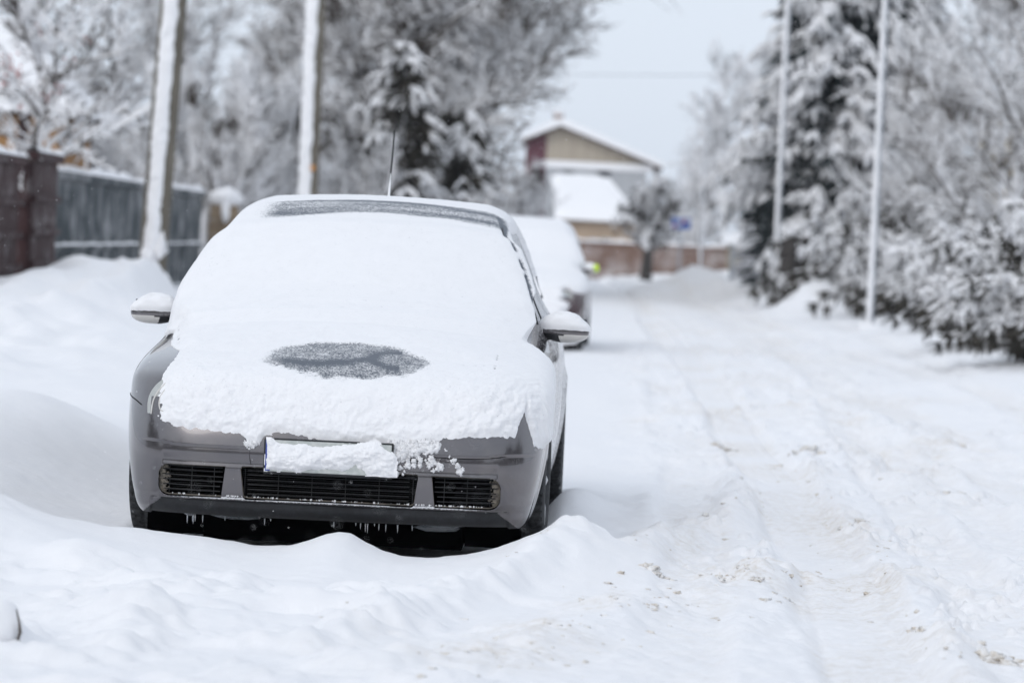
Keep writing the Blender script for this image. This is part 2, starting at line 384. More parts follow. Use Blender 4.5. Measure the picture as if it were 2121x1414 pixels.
        # wind ripples over the smooth drifts
        h = h + .0012 * np.sin(c * 9 + y * 24 + 5 * noise(x * 1.3, y * 1.3, seed=19)) * ss(.1, .6, noise(x * .9, y * .9, seed=20)) * (1 - ss(.9, 1.5, c)) * (1 - und) * (1 - ss(14, 15, y))
    return h, np.clip(dirt, 0, 1)
def axis(pts):
    out = [pts[0][0]]
    for (a, d) in zip(pts, pts[1:]):
        x = out[-1]
        while x < d[0]:
            t = (x - a[0]) / (d[0] - a[0]); x += a[1] + (d[1] - a[1]) * t; out.append(x)
    return np.array(out)
xs = axis([(-60, 4), (-12, .6), (-7, .14), (-3.4, .04), (-2.6, .016), (2.4, .016), (3.6, .04), (9, .14), (14, .6), (60, 4)])
ys = axis([(4, .5), (9.5, .03), (11, .016), (15, .016), (18.5, .03), (26, .07), (45, .16), (80, .45), (140, 1.6), (420, 20)])
X, Y = np.meshgrid(xs, ys)
Hh, Dd = height(X, Y)
mk('snow_ground', np.stack([X, Y, Hh], -1).reshape(-1, 3), gridF(len(ys), len(xs)), M['ground'], attrs={'dirt': Dd.ravel()})['kind'] = 'structure'
def gz(x, y): return float(height(np.array([x], float), np.array([y], float), False)[0][0])

# loose clods of dirty snow on the road
rng = np.random.default_rng(5); mb = MB(); rnd = random.Random(4)
def clod_at(x, y, r):
    z = float(height(np.array([x]), np.array([y]))[0][0])
    mb.blob((x, y, z - r * .12), (r * rnd.uniform(.7, 1.5), r * rnd.uniform(.6, 1.2), r * rnd.uniform(.4, .75)), rnd.randint(0, 999), 14, 9, .95, fr=2.4)
for rg, n_, sp in ((RIDGE2, 150, .13), (RIDGE1, 40, .10), (RIDGE3, 90, .13), (RIDGE5, 60, .3), (RIDGE4, 40, .2)):
    for i in range(n_):
        a = rnd.random() * (len(rg) - 1.001); k = int(a); t = a - k
        x = rg[k][0] * (1 - t) + rg[k + 1][0] * t; y = rg[k][1] * (1 - t) + rg[k + 1][1] * t
        clod_at(x + rnd.gauss(0, sp), y + rnd.gauss(0, sp * 1.3), rnd.choice([.003, .004, .005, .007, .009, .013]) * (1 + max(0, y - 18) * .03))
for (px, py, r) in [(1345, 1203, .035), (1365, 1207, .022), (1490, 1200, .02), (1560, 1215, .018), (1590, 1240, .022), (1632, 1225, .02), (1495, 915, .045), (1980, 1022, .045), (1690, 1160, .012), (1600, 950, .03), (1640, 948, .03), (1670, 945, .035), (1690, 942, .04), (1780, 1095, .02), (1830, 1125, .016), (1745, 1093, .016), (1970, 1130, .012), (1480, 1260, .012), (1350, 1265, .016), (1900, 1300, .02), (2060, 1350, .04), (2080, 1330, .03), (2100, 1352, .035)]:
    for j in range(7): q = gxy(px, py); clod_at(q[0] + rnd.gauss(0, r * 1.1), q[1] + rnd.gauss(0, r * 1.3), r * rnd.uniform(.25, .8))
tag(mb.build('snow_clods', M['clod'], smooth=True), 'scattered sandy lumps of dirty snow along the wheel tracks', 'snow lumps', kind='stuff')

# ------------------------------------------------------------------ car body as one implicit shape, panels are patches of it
PROF = [(.16, .15), (.075, .165), (.035, .20), (.026, .24), (.014, .262), (.006, .30), (-.007, .38), (-.009, .44), (-.001, .50), (.012, .555), (.030, .61), (.057, .68), (.10, .745), (.19, .795),
        (.33, .845), (.52, .892), (.72, .93), (.90, .962), (1.05, .995), (1.18, 1.06), (1.36, 1.17), (1.55, 1.288), (1.72, 1.38), (1.88, 1.445), (2.08, 1.492), (2.35, 1.518),
        (2.7, 1.528), (3.1, 1.52), (3.5, 1.49), (3.8, 1.44), (3.95, 1.30), (4.08, 1.05), (4.15, .8), (4.17, .5), (4.12, .25), (3.9, .17)]
PF = catmull(PROF, 4)
PFc = np.vstack([PF, PF[:1]])
def sdf_exact(v, z):
    sh = np.shape(v); v = np.ravel(v); z = np.ravel(z); out = np.empty(len(v))
    A = PFc[:-1]; B = PFc[1:]; D = B - A; L2 = (D ** 2).sum(1) + 1e-12
    for i in range(0, len(v), 20000):
        p = np.stack([v[i:i + 20000], z[i:i + 20000]], 1)[:, None, :]
        t = np.clip(((p - A) * D).sum(2) / L2, 0, 1)
        q = A + t[..., None] * D - p
        d = np.sqrt((q ** 2).sum(2).min(1))
        c1 = (A[:, 1] <= p[..., 1]) != (B[:, 1] <= p[..., 1])
        xi = A[:, 0] + (p[..., 1] - A[:, 1]) / np.where(np.abs(D[:, 1]) < 1e-9, 1e-9, D[:, 1]) * D[:, 0]
        ins = (c1 & (p[..., 0] < xi)).sum(1) % 2 == 1
        out[i:i + 20000] = np.where(ins, -d, d)
    return out.reshape(sh)
LV = np.arange(-.5, 4.8, .012); LZ = np.arange(-.1, 2.0, .012)
LUT = sdf_exact(*np.meshgrid(LV, LZ, indexing='ij'))
def sdf_lut(v, z):
    a = np.clip((v - LV[0]) / .012, 0, len(LV) - 1.001); b_ = np.clip((z - LZ[0]) / .012, 0, len(LZ) - 1.001)
    i = a.astype(int); j = b_.astype(int); a = a - i; b_ = b_ - j
    return (LUT[i, j] * (1 - a) + LUT[i + 1, j] * a) * (1 - b_) + (LUT[i, j + 1] * (1 - a) + LUT[i + 1, j + 1] * a) * b_
WZ = catmull([(.12, .79), (.2, .825), (.3, .852), (.45, .878), (.6, .89), (.75, .888), (.86, .872), (.96, .835), (1.05, .800), (1.15, .765), (1.28, .715), (1.38, .668), (1.46, .62), (1.52, .56), (1.6, .48)], 6)
def Wz(z): return np.interp(z, WZ[:, 0], WZ[:, 1])
def plan(u, z):
    q = np.minimum(np.abs(u) / .9, 1.15)
    b_ = .06 * q ** 2 + .30 * q ** 8; h = .09 * q ** 2 + .26 * q ** 6; w = .15 * q ** 2
    k = ss(.62, .80, z); k2 = ss(.92, 1.1, z)
    return (b_ * (1 - k) + h * k) * (1 - k2) + w * k2
def crown(u, z): return .05 * (np.abs(u) / .7) ** 2 * ss(.7, .9, z) * (1 - .3 * ss(1.3, 1.5, z))
def body(p, sdf=sdf_lut):
    u, v, z = p[..., 0], p[..., 1], p[..., 2]
    a = sdf(v - plan(u, z), z + crown(u, z)); b_ = np.abs(u) - Wz(z) - .042 * ss(1.0, 2.2, v) * ss(1.15, .9, z) + .05 * ss(3.4, 4.2, v)
    # flared arches over the wheels
    for vc in (.87, 3.45):
        r = np.hypot(v - vc, z - .31); b_ = b_ - .016 * np.exp(-((r - .37) / .05) ** 2)
    k = .045 + .035 * ss(.7, .9, z)
    h = np.clip(.5 + .5 * (a - b_) / k, 0, 1)
    return a * h + b_ * (1 - h) + k * h * (1 - h)
def project(p, off=0.0, it=5, sdf=sdf_lut):
    p = p.copy(); e = 2e-3
    for _ in range(it):
        f = body(p, sdf) - off; g = np.empty_like(p)
        for k in range(3):
            q = p.copy(); q[..., k] += e; g[..., k] = (body(q, sdf) - off - f) / e
        n2 = (g ** 2).sum(-1) + 1e-6
        p -= (np.clip(f, -.2, .2) / n2)[..., None] * g
    return p
def normal_at(p):
    e = 3e-3; f = body(p); g = np.empty_like(p)
    for k in range(3):
        q = p.copy(); q[..., k] += e; g[..., k] = (body(q) - f) / e
    return g / (np.linalg.norm(g, axis=-1)[..., None] + 1e-9)
def raycast(o, d, tmax, exact=True):
    lo = np.zeros(o.shape[:-1]); hi = np.full(o.shape[:-1], tmax)
    for _ in range(14):
        mid = (lo + hi) / 2; f = body(o + d * mid[..., None]); lo = np.where(f < 0, mid, lo); hi = np.where(f < 0, hi, mid)
    p = o + d * ((lo + hi) / 2)[..., None]
    if exact:
        for _ in range(2):
            e = 1e-3; f = body(p, sdf_exact); f2 = body(p + d * e, sdf_exact)
            p = p - d * (np.clip(f / np.maximum((f2 - f) / e, .15), -.02, .02))[..., None]
    return p
def polar(zs, phis, vc=.95, exact=True):
    ZZ, PH = np.meshgrid(zs, phis, indexing='ij')
    o = np.stack([0 * ZZ, 0 * ZZ + vc, ZZ], -1); d = np.stack([np.sin(PH), -np.cos(PH), 0 * ZZ], -1)
    return raycast(o, d, 3.6, exact)
def rrect(u, z, cu, cz, hu, hz, r, slant=0.0):
    """signed distance to a rounded opening whose ends lean by slant"""
    x = np.abs(u - cu) ; zz = z - cz
    x = x - slant * zz
    qx = x - hu + r; qz = np.abs(zz) - hz + r
    return np.hypot(np.maximum(qx, 0), np.maximum(qz, 0)) + np.minimum(np.maximum(qx, qz), 0) - r
def openings(u, z):
    zt = z + .006 * np.abs(u) / .6
    a = rrect(u, zt, .004, .324, .362, .070, .012, .12)
    x = np.abs(u)
    # side openings: straight slanted inner end, rounded outer end
    def side(s):
        uu = s * u
        inner = (.436 - .12 * (zt - .321) * 1.0) - uu
        q = rrect(uu, zt, .580, .324, .134, .067, .046)
        q2 = rrect(uu, zt, .52, .324, .10, .067, .006)
        return np.maximum(np.minimum(q, q2), inner * .98)
    return np.minimum(a, np.minimum(side(1), side(-1)))
def strip_faces(F, keep): return F[keep]
def wheel_mesh(rad, wid, parent, steer=0):
    """tyre with tread blocks, and rim"""
    nu, nv = 150, 26
    th = np.linspace(0, 2 * math.pi, nu, endpoint=False); cs = np.linspace(0, 1, nv)
    w2 = wid / 2
    prof = catmull([(-w2 * .8, rad * .62), (-w2, rad * .74), (-w2 * 1.02, rad * .86), (-w2 * .92, rad * .965), (-w2 * .7, rad * .995), (0, rad), (w2 * .7, rad * .995), (w2 * .92, rad * .965), (w2 * 1.02, rad * .86), (w2, rad * .74), (w2 * .8, rad * .62)], 6)
    th = np.linspace(0, 2 * math.pi, 240, endpoint=False)
    P, TT = np.meshgrid(np.arange(len(prof)), th, indexing='ij')
    rr = prof[P, 1].copy(); xx = prof[P, 0]
    tread = ss(.955 * rad, .985 * rad, rr)
    blk = (np.sin(TT * 52 + np.sign(xx) * 3 * xx / w2) > .45) * 1.0; groove = (np.abs(np.abs(xx) - w2 * .38) < .008) | (np.abs(xx) < .005)
    rr = rr - tread * .008 * np.maximum(blk, groove)
    V = np.stack([xx, rr * np.cos(TT), rr * np.sin(TT)], -1)
    n_, m_ = V.shape[:2]
    F = [(i * m_ + j, i * m_ + (j + 1) % m_, (i + 1) * m_ + (j + 1) % m_, (i + 1) * m_ + j) for i in range(n_ - 1) for j in range(m_)]
    return mk('tyre', V.reshape(-1, 3), np.array(F), M['rubber'], parent, smooth=False)
def snow_pile_fn(mask_fn): pass

def build_car(name, loc, rz, paint, label, scale=(1, 1, 1), lod=1, group=None, second=False):
    car = empty(name, loc, rz); car.scale = scale
    tag(car, label, 'car', group)
    pm = [paint]
    dens = 1 if not second else 3
    # ---- bumper
    zs = np.arange(.168, .655, .0045 * dens); ph = np.concatenate([np.linspace(-2.0, -1.15, 60 // dens, endpoint=False), np.linspace(-1.15, -.62, 130 // dens, endpoint=False), np.linspace(-.62, .62, 300 // dens, endpoint=False), np.linspace(.62, 1.15, 130 // dens, endpoint=False), np.linspace(1.15, 2.0, 60 // dens)])
    P = polar(zs, ph)
    u, v, z = P[..., 0].copy(), P[..., 1].copy(), P[..., 2].copy()
    # snap vertices near opening edges on to the edge
    front = v < .45
    for _ in range(2):
        s0 = openings(u, z); e = 1e-4
        gu = (openings(u + e, z) - s0) / e; gz_ = (openings(u, z + e) - s0) / e; g2 = gu * gu + gz_ * gz_ + 1e-6
        nr = front & (np.abs(s0) < .0026 * dens)
        u = np.where(nr, u - s0 * gu / g2, u); z = np.where(nr, z - s0 * gz_ / g2, z)
    # snap to the wheel arch circle
    ra = np.hypot(v - .87, z - .31); nr = (np.abs(ra - .365) < .004 * dens) & (np.abs(u) > .6)
    k = np.where(nr, .365 / np.maximum(ra, 1e-3), 1); v = .87 + (v - .87) * k; z = .31 + (z - .31) * k
    P = project(np.stack([u, v, z], -1), 0, 2)
    # plate recess and the soft crease above the intake
    nrm = normal_at(P)
    u, v, z = P[..., 0], P[..., 1], P[..., 2]
    cre = -.006 * np.exp(-((z - .405) / .02) ** 2) * (np.abs(u) < .7) - .008 * ss(.245, .235, z) * (np.abs(u) < .75)
    eb = np.where(u < 0, ss(-.82, -.70, u) * ss(-.330, -.350, u), ss(.330, .350, u) * ss(.86, .74, u)) * ss(.468, .472, z + .012 * ss(.62, .74, np.abs(u)) * -1 + .004); cre = cre + .005 * eb
    # pressed lower grille bar "eyebrow": panel stands proud of a seam
    P = P + nrm * cre[..., None]
    F = gridF(*P.shape[:2]); so = openings(u, z).ravel(); ra = np.hypot(v - .87, z - .31).ravel()
    fc_o = so[F].mean(1); fc_r = ra[F].mean(1); fu = np.abs(u.ravel()[F]).mean(1); fv = v.ravel()[F].mean(1); fz = z.ravel()[F].mean(1)
    inside = (fc_o < 0) & (fv < .45); arch = (fc_r < .365) & (fu > .5); behind = fv > .87
    keep = ~(inside | arch | behind)
    lipz = .243 - .006 * ss(.5, .8, fu)
    mi = np.where((fz < lipz) & (fu < .70 + (.243 - fz) * 1.2), 1, 0)
    cov = np.zeros(P.shape[:2])
    cov = cov + .45 * np.exp(-((z - .252) / .006) ** 2) * ss(.75, .6, np.abs(u))           # dusting on the ledge
    cov = np.maximum(cov, .9 * np.exp(-((z - .253) / .0055) ** 2) * ss(.66, .6, u) * ss(-.68, -.6, u))
    mask_crumb = np.exp(-((u - .42) / .14) ** 2 - ((z - .44) / .03) ** 2)
    cov = np.maximum(cov, .18 * mask_crumb)
    bump = mk('bumper', P.reshape(-1, 3), F[keep], [paint, M['plastic']], car, mi[keep], attrs={'cov': cov.ravel()})
    # ---- lining of the three intakes
    lb = MB()
    def loop_pts(fn, c, n_=96, w_=.42, h_=.09):
        per = 4 * (w_ + h_); tt = (np.arange(n_) + .5) / n_ * per; pts = []
        st = np.linspace(0, 1, 160)
        for t in tt:
            if t < 2 * w_: q = (w_ - t, h_)
            elif t < 2 * w_ + 2 * h_: q = (-w_, h_ - (t - 2 * w_))
            elif t < 4 * w_ + 2 * h_: q = (-w_ + (t - 2 * w_ - 2 * h_), -h_)
            else: q = (w_, -h_ + (t - 4 * w_ - 2 * h_))
            f = fn(c[0] + q[0] * st, c[1] + q[1] * st); k = int(np.argmax(f >= 0)); k = max(k, 1)
            f0, f1 = f[k - 1], f[k]; x = st[k - 1] + (st[k] - st[k - 1]) * (-f0 / (f1 - f0 + 1e-9))
            pts.append((c[0] + q[0] * x, c[1] + q[1] * x))
        return pts
    for ci, c in enumerate(((0, .318), (.58, .318), (-.58, .318))):
        L = np.array(loop_pts(openings, c, 220, .42 if ci == 0 else .17, .09))
        S = project(np.stack([L[:, 0], plan(L[:, 0], L[:, 1]) + 0.0, L[:, 1]], -1), 0, 4)
        S2 = S.copy(); n_ = len(S)
        S0 = S + np.array([0, .0005, 0]); S1 = S + np.array([0, .02, 0]); 
        S1[:, 0] = c[0] + (S1[:, 0] - c[0]) * .995; S1[:, 2] = c[1] + (S1[:, 2] - c[1]) * .95
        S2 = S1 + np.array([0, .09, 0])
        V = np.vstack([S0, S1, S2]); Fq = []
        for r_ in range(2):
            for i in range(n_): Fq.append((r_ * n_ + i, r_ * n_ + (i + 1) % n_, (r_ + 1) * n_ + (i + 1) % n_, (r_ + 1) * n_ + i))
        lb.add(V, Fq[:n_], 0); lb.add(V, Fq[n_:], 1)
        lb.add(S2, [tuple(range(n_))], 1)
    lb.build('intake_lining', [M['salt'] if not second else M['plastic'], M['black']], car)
    # ---- grilles: slats
    def slats(cu, hw, rows, name_):
        g = MB()
        for zz in rows:
            uu = np.linspace(cu - hw, cu + hw, 26)
            ok = openings(uu, np.full_like(uu, zz)) < -.004
            uu = uu[ok]
            if len(uu) < 3: continue
            S = project(np.stack([uu, plan(uu, zz), np.full_like(uu, zz)], -1), 0, 4) + np.array([0, .026, 0])
            for (dz, dy, r) in ((0, 0, .0024), (.0, .012, .0018)): g.tube(S + np.array([0, dy, dz]), r, 6)
        if not second:
            for uu in np.linspace(cu - hw + .05, cu + hw - .05, 6 if hw > .3 else 3):
                S = project(np.array([[uu, .01 + plan(uu, .3), .30]]), 0, 4)[0]
                g.box((uu - .0015, S[1] + .045, .262), (uu + .0015, S[1] + .05, .378))
            for zz in np.linspace(.268, .374, 14):
                S = project(np.array([[cu, .01 + plan(cu, .3), .30]]), 0, 4)[0]
                g.box((cu - hw, S[1] + .060 + .05 * (hw < .3) , zz), (cu + hw, S[1] + .062 + .05 * (hw < .3), zz + .0012))
        g.build(name_, M['plastic'], car)
    slats(0, .40, (.272, .292, .313, .334, .355, .373), 'grille')
    slats(.575, .145, (.276, .297, .318, .339, .361, .378), 'grille'); slats(-.575, .145, (.276, .297, .318, .339, .361, .378), 'grille')
    if not second:
        for s in (-1, 1):     # dried slush in the outer corners of the side intakes
            g = MB(); rr_ = random.Random(9 + s)
            for i in range(420):
                zz = rr_.uniform(.266, .376); uu = s * (.712 - abs(rr_.gauss(0, .012)) - .004)
                if openings(np.array([uu]), np.array([zz]))[0] > -.001: continue
                S = project(np.array([[uu, plan(uu, zz), zz]]), 0, 4)[0]
                k_ = rr_.uniform(.4, 1.1); g.blob((uu, S[1] + .024 + abs(uu - s * .712) * .3, zz), (.007 * k_, .004, .006 * k_), i, 6, 5, .7)
            g.build('slush', M['salt'], car, smooth=True)
    # ---- upper nose and shell (whole body under the panels)
    zs2 = np.arange(.64, 1.02, .012 * dens / (2 if dens > 1 else 1)); ph2 = np.concatenate([np.linspace(-3.14, -1.2, 90, endpoint=False), np.linspace(-1.2, 1.2, 260 // dens, endpoint=False), np.linspace(1.2, 3.14, 90)])
    P = polar(zs2, ph2, 1.6)
    n_ = normal_at(P); P = P - n_ * .001
    covs = np.zeros(P.shape[:2])
    u, v, z = P[..., 0], P[..., 1], P[..., 2]
    stre = .5 + .5 * fbm(v * 2.2, z * 7, o=4, seed=101)
    covs = np.where(u > 0, .02 + .62 * ss(1.0, 1.9, v) * (.35 + stre), .06 * ss(.55, .9, stre))
    covs = np.where((u > 0) & (v > .25) & (v < 1.2), np.maximum(covs, .32 * ss(.45, .8, .5 + .5 * fbm(v * 6, z * 6, o=4, seed=105))), covs)
    covs = np.maximum(covs, ss(.0, .25, v) * 0)
    body_front = mk('fender', P.reshape(-1, 3), gridF(*P.shape[:2]), paint, car, attrs={'cov': covs.ravel()})
    # sides below the belt
    for s in (-1, 1):
        vv = np.arange(.44, 4.16, .012 * dens); zz = np.arange(.20, .665, .010 * dens)
        V_, Z_ = np.meshgrid(vv, zz, indexing='ij')
        P = raycast(np.stack([0 * V_, V_, Z_], -1), np.stack([np.full_like(V_, s), 0 * V_, 0 * V_], -1), 1.2, False)
        for vc in (.87, 3.45):
            ra = np.hypot(P[..., 1] - vc, P[..., 2] - .31); nr = np.abs(ra - .365) < .0075 * dens; k = np.where(nr, .365 / ra, 1)
            P[..., 1] = np.where(nr, vc + (P[..., 1] - vc) * k, P[..., 1]); P[..., 2] = np.where(nr, .31 + (P[..., 2] - .31) * k, P[..., 2])
        P = project(P, -.0015, 3)
        st = .5 + .5 * fbm(P[..., 1] * 2.5, P[..., 2] * 6, o=4, seed=102)
        cv = np.where(P[..., 1] > 1.0, .12 + .75 * st * (1 if s > 0 else .5), .05)
        F = gridF(*P.shape[:2]); q = P.reshape(-1, 3)
        c_ = q[F].mean(1); keep = (np.hypot(c_[:, 1] - .87, c_[:, 2] - .31) > .365) & (np.hypot(c_[:, 1] - 3.45, c_[:, 2] - .31) > .365) & (c_[:, 1] > .47)
        mk('door_panel', q, F[keep], paint, car, attrs={'cov': cv.ravel()})
    # ---- hood, windscreen, roof from the centre profile
    seg = PF[(PF[:, 1] > .63) & (PF[:, 0] < 3.95)]
    seg = seg[np.argsort(seg[:, 0])]
    ds = np.r_[0, np.cumsum(np.hypot(*np.diff(seg, axis=0).T))]
    def sheet(s_arr, u_arr, off, it=5):
        qv = np.interp(s_arr, ds, seg[:, 0]); qz = np.interp(s_arr, ds, seg[:, 1])
        S_v, U_ = np.meshgrid(qv, u_arr, indexing='ij'); S_z, _ = np.meshgrid(qz, u_arr, indexing='ij')
        sh = Wz(S_z) - .05; e = np.maximum(np.abs(U_) * sh / .84 - sh, 0)
        uu = np.sign(U_) * (np.minimum(np.abs(U_) * sh / .84, sh) + .6 * e); zz = S_z - 1.0 * e
        p = np.stack([uu, S_v + plan(uu, S_z), zz - crown(uu, S_z)], -1)
        return project(p, off, it)
    s_h = ds[-1] * 0 + np.interp(1.06, seg[:, 0], ds); s_w = np.interp(1.86, seg[:, 0], ds)
    for nm, a, b_, mt_, um in (('hood', 0, s_h, paint, .80), ('windscreen', s_h, s_w, M['glass_dark'], .80), ('roof', s_w, ds[-1], paint, .86)):
        P = sheet(np.linspace(a, b_, 90 // dens), np.linspace(-um, um, 120 // dens), .0005)
        cvv = np.full(P.shape[:2], .9 if nm != 'hood' else 0.0)
        mk(nm, P.reshape(-1, 3), gridF(*P.shape[:2]), mt_, car, attrs={'cov': cvv.ravel()})
    # greenhouse sides
    for s in (-1, 1):
        vv = np.arange(1.1, 3.98, .02); zz = np.arange(.99, 1.50, .012)
        V_, Z_ = np.meshgrid(vv, zz, indexing='ij')
        ins = body(np.stack([0 * V_ + .3, V_, Z_], -1)) < -.03
        P = raycast(np.stack([0 * V_, V_, Z_], -1), np.stack([np.full_like(V_, s), 0 * V_, 0 * V_], -1), 1.2, False)
        P = project(P, -.002, 3); F = gridF(*P.shape[:2]); ok = ins.ravel()[F].all(1)
        st = .5 + .5 * fbm(P[..., 1] * 4, P[..., 2] * 5, o=4, seed=103)
        mk('side_window', P.reshape(-1, 3), F[ok], M['glass_dark'], car, attrs={'cov': ((.42 + .35 * st) if s > 0 else .1 * st).ravel()})
        tr = MB()
        line = [(1.42, 1.0), (1.5, 1.09), (1.58, 1.19), (1.7, 1.29), (1.9, 1.385), (2.15, 1.445), (2.5, 1.475), (3.0, 1.48)]
        L = catmull(line, 5); S = raycast(np.stack([0 * L[:, 0], L[:, 0], L[:, 1]], -1), np.tile([float(s), 0, 0], (len(L), 1)), 1.2, False)
        tr.tube(S, .006, 6)
        line = [(1.62, 1.0), (1.72, 1.1), (1.86, 1.24), (2.0, 1.36)]
        L = catmull(line, 5); S = raycast(np.stack([0 * L[:, 0], L[:, 0], L[:, 1]], -1), np.tile([float(s), 0, 0], (len(L), 1)), 1.2, False)
        tr.tube(S, .005, 6)
        tr.build('window_trim', M['plastic'], car)
    # underbody and arches
    ub = MB(); ub.box((-.72, .50, .20), (.72, 4.0, .30)); ub.box((-.66, .16, .185), (.66, .52, .62)); ub.box((-.56, .5, .28), (.56, 1.2, .62)); ub.box((-.60, 1.2, .25), (.60, 3.9, .6)); ub.box((-.8, 1.35, .22), (.8, 3.0, .6))
    ub.box((-.55, .38, .05), (.55, 1.3, .22)); ub.box((-.80, .46, .06), (-.56, .505, .60)); ub.box((.56, .46, .06), (.80, .505, .60)); ub.box((-.62, 1.2, .08), (.62, 3.9, .26)); ub.build('underbody_shade', M['black'], car)  # extra low black boxes added to stand in for shade beneath the car
    for vc in (.87, 3.45):
        for s in (-1, 1):
            w_ = empty('wheel', (s * (.795 if vc < 1 else .838), vc, .318)); w_.parent = car
            if vc < 1: w_.rotation_euler = (0, 0, R(-1.5))
            wheel_mesh(.318, .205, w_)
            rm = MB()
            for i in range(24):
                pass
            rr = [(-.06, .20), (-.075, .195), (-.08, .17), (-.05, .15), (-.02, .0)]
            V = []; nn = 40
            for (dx, r) in rr: V += [(-s * dx * -1 if False else s * (-dx) * 1.0, r * math.cos(2 * math.pi * k / nn), r * math.sin(2 * math.pi * k / nn)) for k in range(nn)]
            Fq = [(i * nn + k, i * nn + (k + 1) % nn, (i + 1) * nn + (k + 1) % nn, (i + 1) * nn + k) for i in range(len(rr) - 1) for k in range(nn)]
            rm.add(V, Fq)
            for k in range(5):
                a = 2 * math.pi * k / 5; c_, s_ = math.cos(a), math.sin(a)
                rm.tube([(s * .055, .04 * c_, .04 * s_), (s * .075, .12 * c_, .12 * s_), (s * .07, .195 * c_, .195 * s_)], [.03, .024, .028], 8)
            rm.build('rim', M['alu'], w_, smooth=True)
    # ---- headlights
    for s in (-1, 1):
        a_ = np.linspace(0, 1, 26); b2 = np.linspace(0, 1, 26)
        A_, B_ = np.meshgrid(a_, b2, indexing='ij')
        # teardrop outline between inner edge (u .47) and outer edge (u .80)
        zz = .578 + B_ * .19
        uin = .50 + .04 * B_; uout = .765 - .045 * B_ ** 2 + .02 * np.sin(B_ * math.pi)
        uu = s * (uin + (uout - uin) * A_)
        P = np.stack([uu, plan(uu, zz) + .05, zz], -1)
        P = project(P, .003, 8)
        mk('headlight', P.reshape(-1, 3), gridF(*P.shape[:2]), M['lens'], car)
        B = project(np.stack([s * (.698 + .050 * np.cos(A_ * 6.2832) * (B_ * .999 + .001)), plan(.69, .66) + .03 + 0 * A_, .675 + .075 * np.sin(A_ * 6.2832) * (B_ * .999 + .001)], -1), .005, 8)
        mk('reflector', B.reshape(-1, 3), gridF(*B.shape[:2]), M['lens2'], car)
        rg_ = MB(); a2 = np.linspace(0, 6.2832, 40); S = project(np.stack([s * (.698 + .054 * np.cos(a2)), plan(.69, .66) + .03 + 0 * a2, .675 + .080 * np.sin(a2)], -1), .005, 8); rg_.tube(S, .0035, 6, cap=False); rg_.build('bezel', M['indicator'], car, smooth=True)
        rg_ = MB(); b4 = np.linspace(0.02, .98, 20); S = project(np.stack([s * (.765 - .045 * b4 ** 2 + .02 * np.sin(b4 * math.pi) - .004), plan(.74, .66) + .03 + 0 * b4, .578 + b4 * .19], -1), .004, 8); rg_.tube(S, .004, 6); rg_.build('headlight_rim', M['indicator'], car, smooth=True)
    # ---- seams as fine dark tubes
    sm = MB()
    def on(pts, off=-.0005, r=.0022):
        L = catmull(pts, 6); S = project(np.stack([L[:, 0], plan(L[:, 0], L[:, 1]), L[:, 1]], -1), off, 8); sm.tube(S, r, 6)
    on([(-.745, .52), (-.735, .492), (-.71, .478), (-.62, .470), (-.5, .467), (-.38, .470), (-.352, .476), (-.34, .50)])
    on([(.34, .50), (.352, .476), (.40, .466), (.5, .462), (.62, .463), (.72, .474), (.765, .492), (.785, .54), (.79, .57)])
    on([(-.33, .48), (-.328, .43), (-.322, .40)], r=.0009)
    for s in (-1, 1):
        L = catmull([(.50, .652), (.42, .650), (.34, .641), (.27, .63), (.215, .615)], 5)
        S = raycast(np.stack([0 * L[:, 0], L[:, 0], L[:, 1]], -1), np.tile([float(s), 0, 0], (len(L), 1)), 1.2, False)
        S = project(S, -.0003, 4); sm.tube(S, .0024, 6)
        uu = [(s * .895, .205 + .04), (s * .8, .243), (s * .7, .240), (s * .6, .238)]
    sm.build('panel_seam', M['black'], car)
    # ---- number plate, its holder
    if not second:
        pl = MB(); pl.box((-.268, -.030, .366), (.268, -.010, .515), 0, .004); pl.build('plate_holder', M['plastic'], car)
        pl = MB(); pl.box((-.260, -.034, .378), (.260, -.029, .508), 0, .002); pl.box((-.260, -.0352, .380), (-.240, -.0335, .506), 1); pl.build('number_plate', [M['plate'], M['blue']], car)
    # ---- mirrors
    for s in (-1, 1):
        mr = empty('mirror', (s * .935, 1.50, .968)); mr.parent = car; mr.rotation_euler = (0, 0, 0)
        th = np.linspace(-math.pi / 2, math.pi / 2, 26); ph3 = np.linspace(0, 2 * math.pi, 49)
        T_, P_ = np.meshgrid(th, ph3, indexing='ij')
        ex = .75
        sg = lambda x, e: np.sign(x) * np.abs(x) ** e
        x = sg(np.cos(T_), ex) * sg(np.cos(P_), ex); y = sg(np.cos(T_), ex) * sg(np.sin(P_), ex); z_ = sg(np.sin(T_), .9)
        wx = .116; X_ = x * wx; dome = 1 - .38 * ss(0.0, 1.0, x * s) ** 1.5 * (z_ > 0) - .18 * ss(.2, 1, -x * s) * (z_ > 0)
        Z2 = np.where(z_ > 0, z_ * .078 * dome, z_ * .050 * (1 - .25 * ss(0, 1, -x * s)))
        Y_ = y * .062; Y_ = np.where(y > 0, Y_ * .6, Y_)
        V = np.stack([X_, Y_, Z2], -1).reshape(-1, 3); F = gridF(*X_.shape); c_ = V[F].mean(1)
        zlim = -.010
        mi = np.where(c_[:, 2] > zlim, 0, np.where(c_[:, 0] * s > -.012, 1, 2))
        mk('mirror_housing', V, F, [paint, M['indicator'], M['plastic']], mr, mi, attrs={'cov': np.zeros(len(V))})
        mg = MB(); mg.box((-.10, .035, -.035), (.10, .041, .06), 0, .01); mg.build('mirror_glass', M['glass_dark'], mr)
        am = MB(); am.tube([(-s * .14, .02, -.030), (-s * .08, .01, -.020), (0, .0, -.012)], [.026, .024, .018], 10); am.build('mirror_arm', M['plastic'], mr, smooth=True)
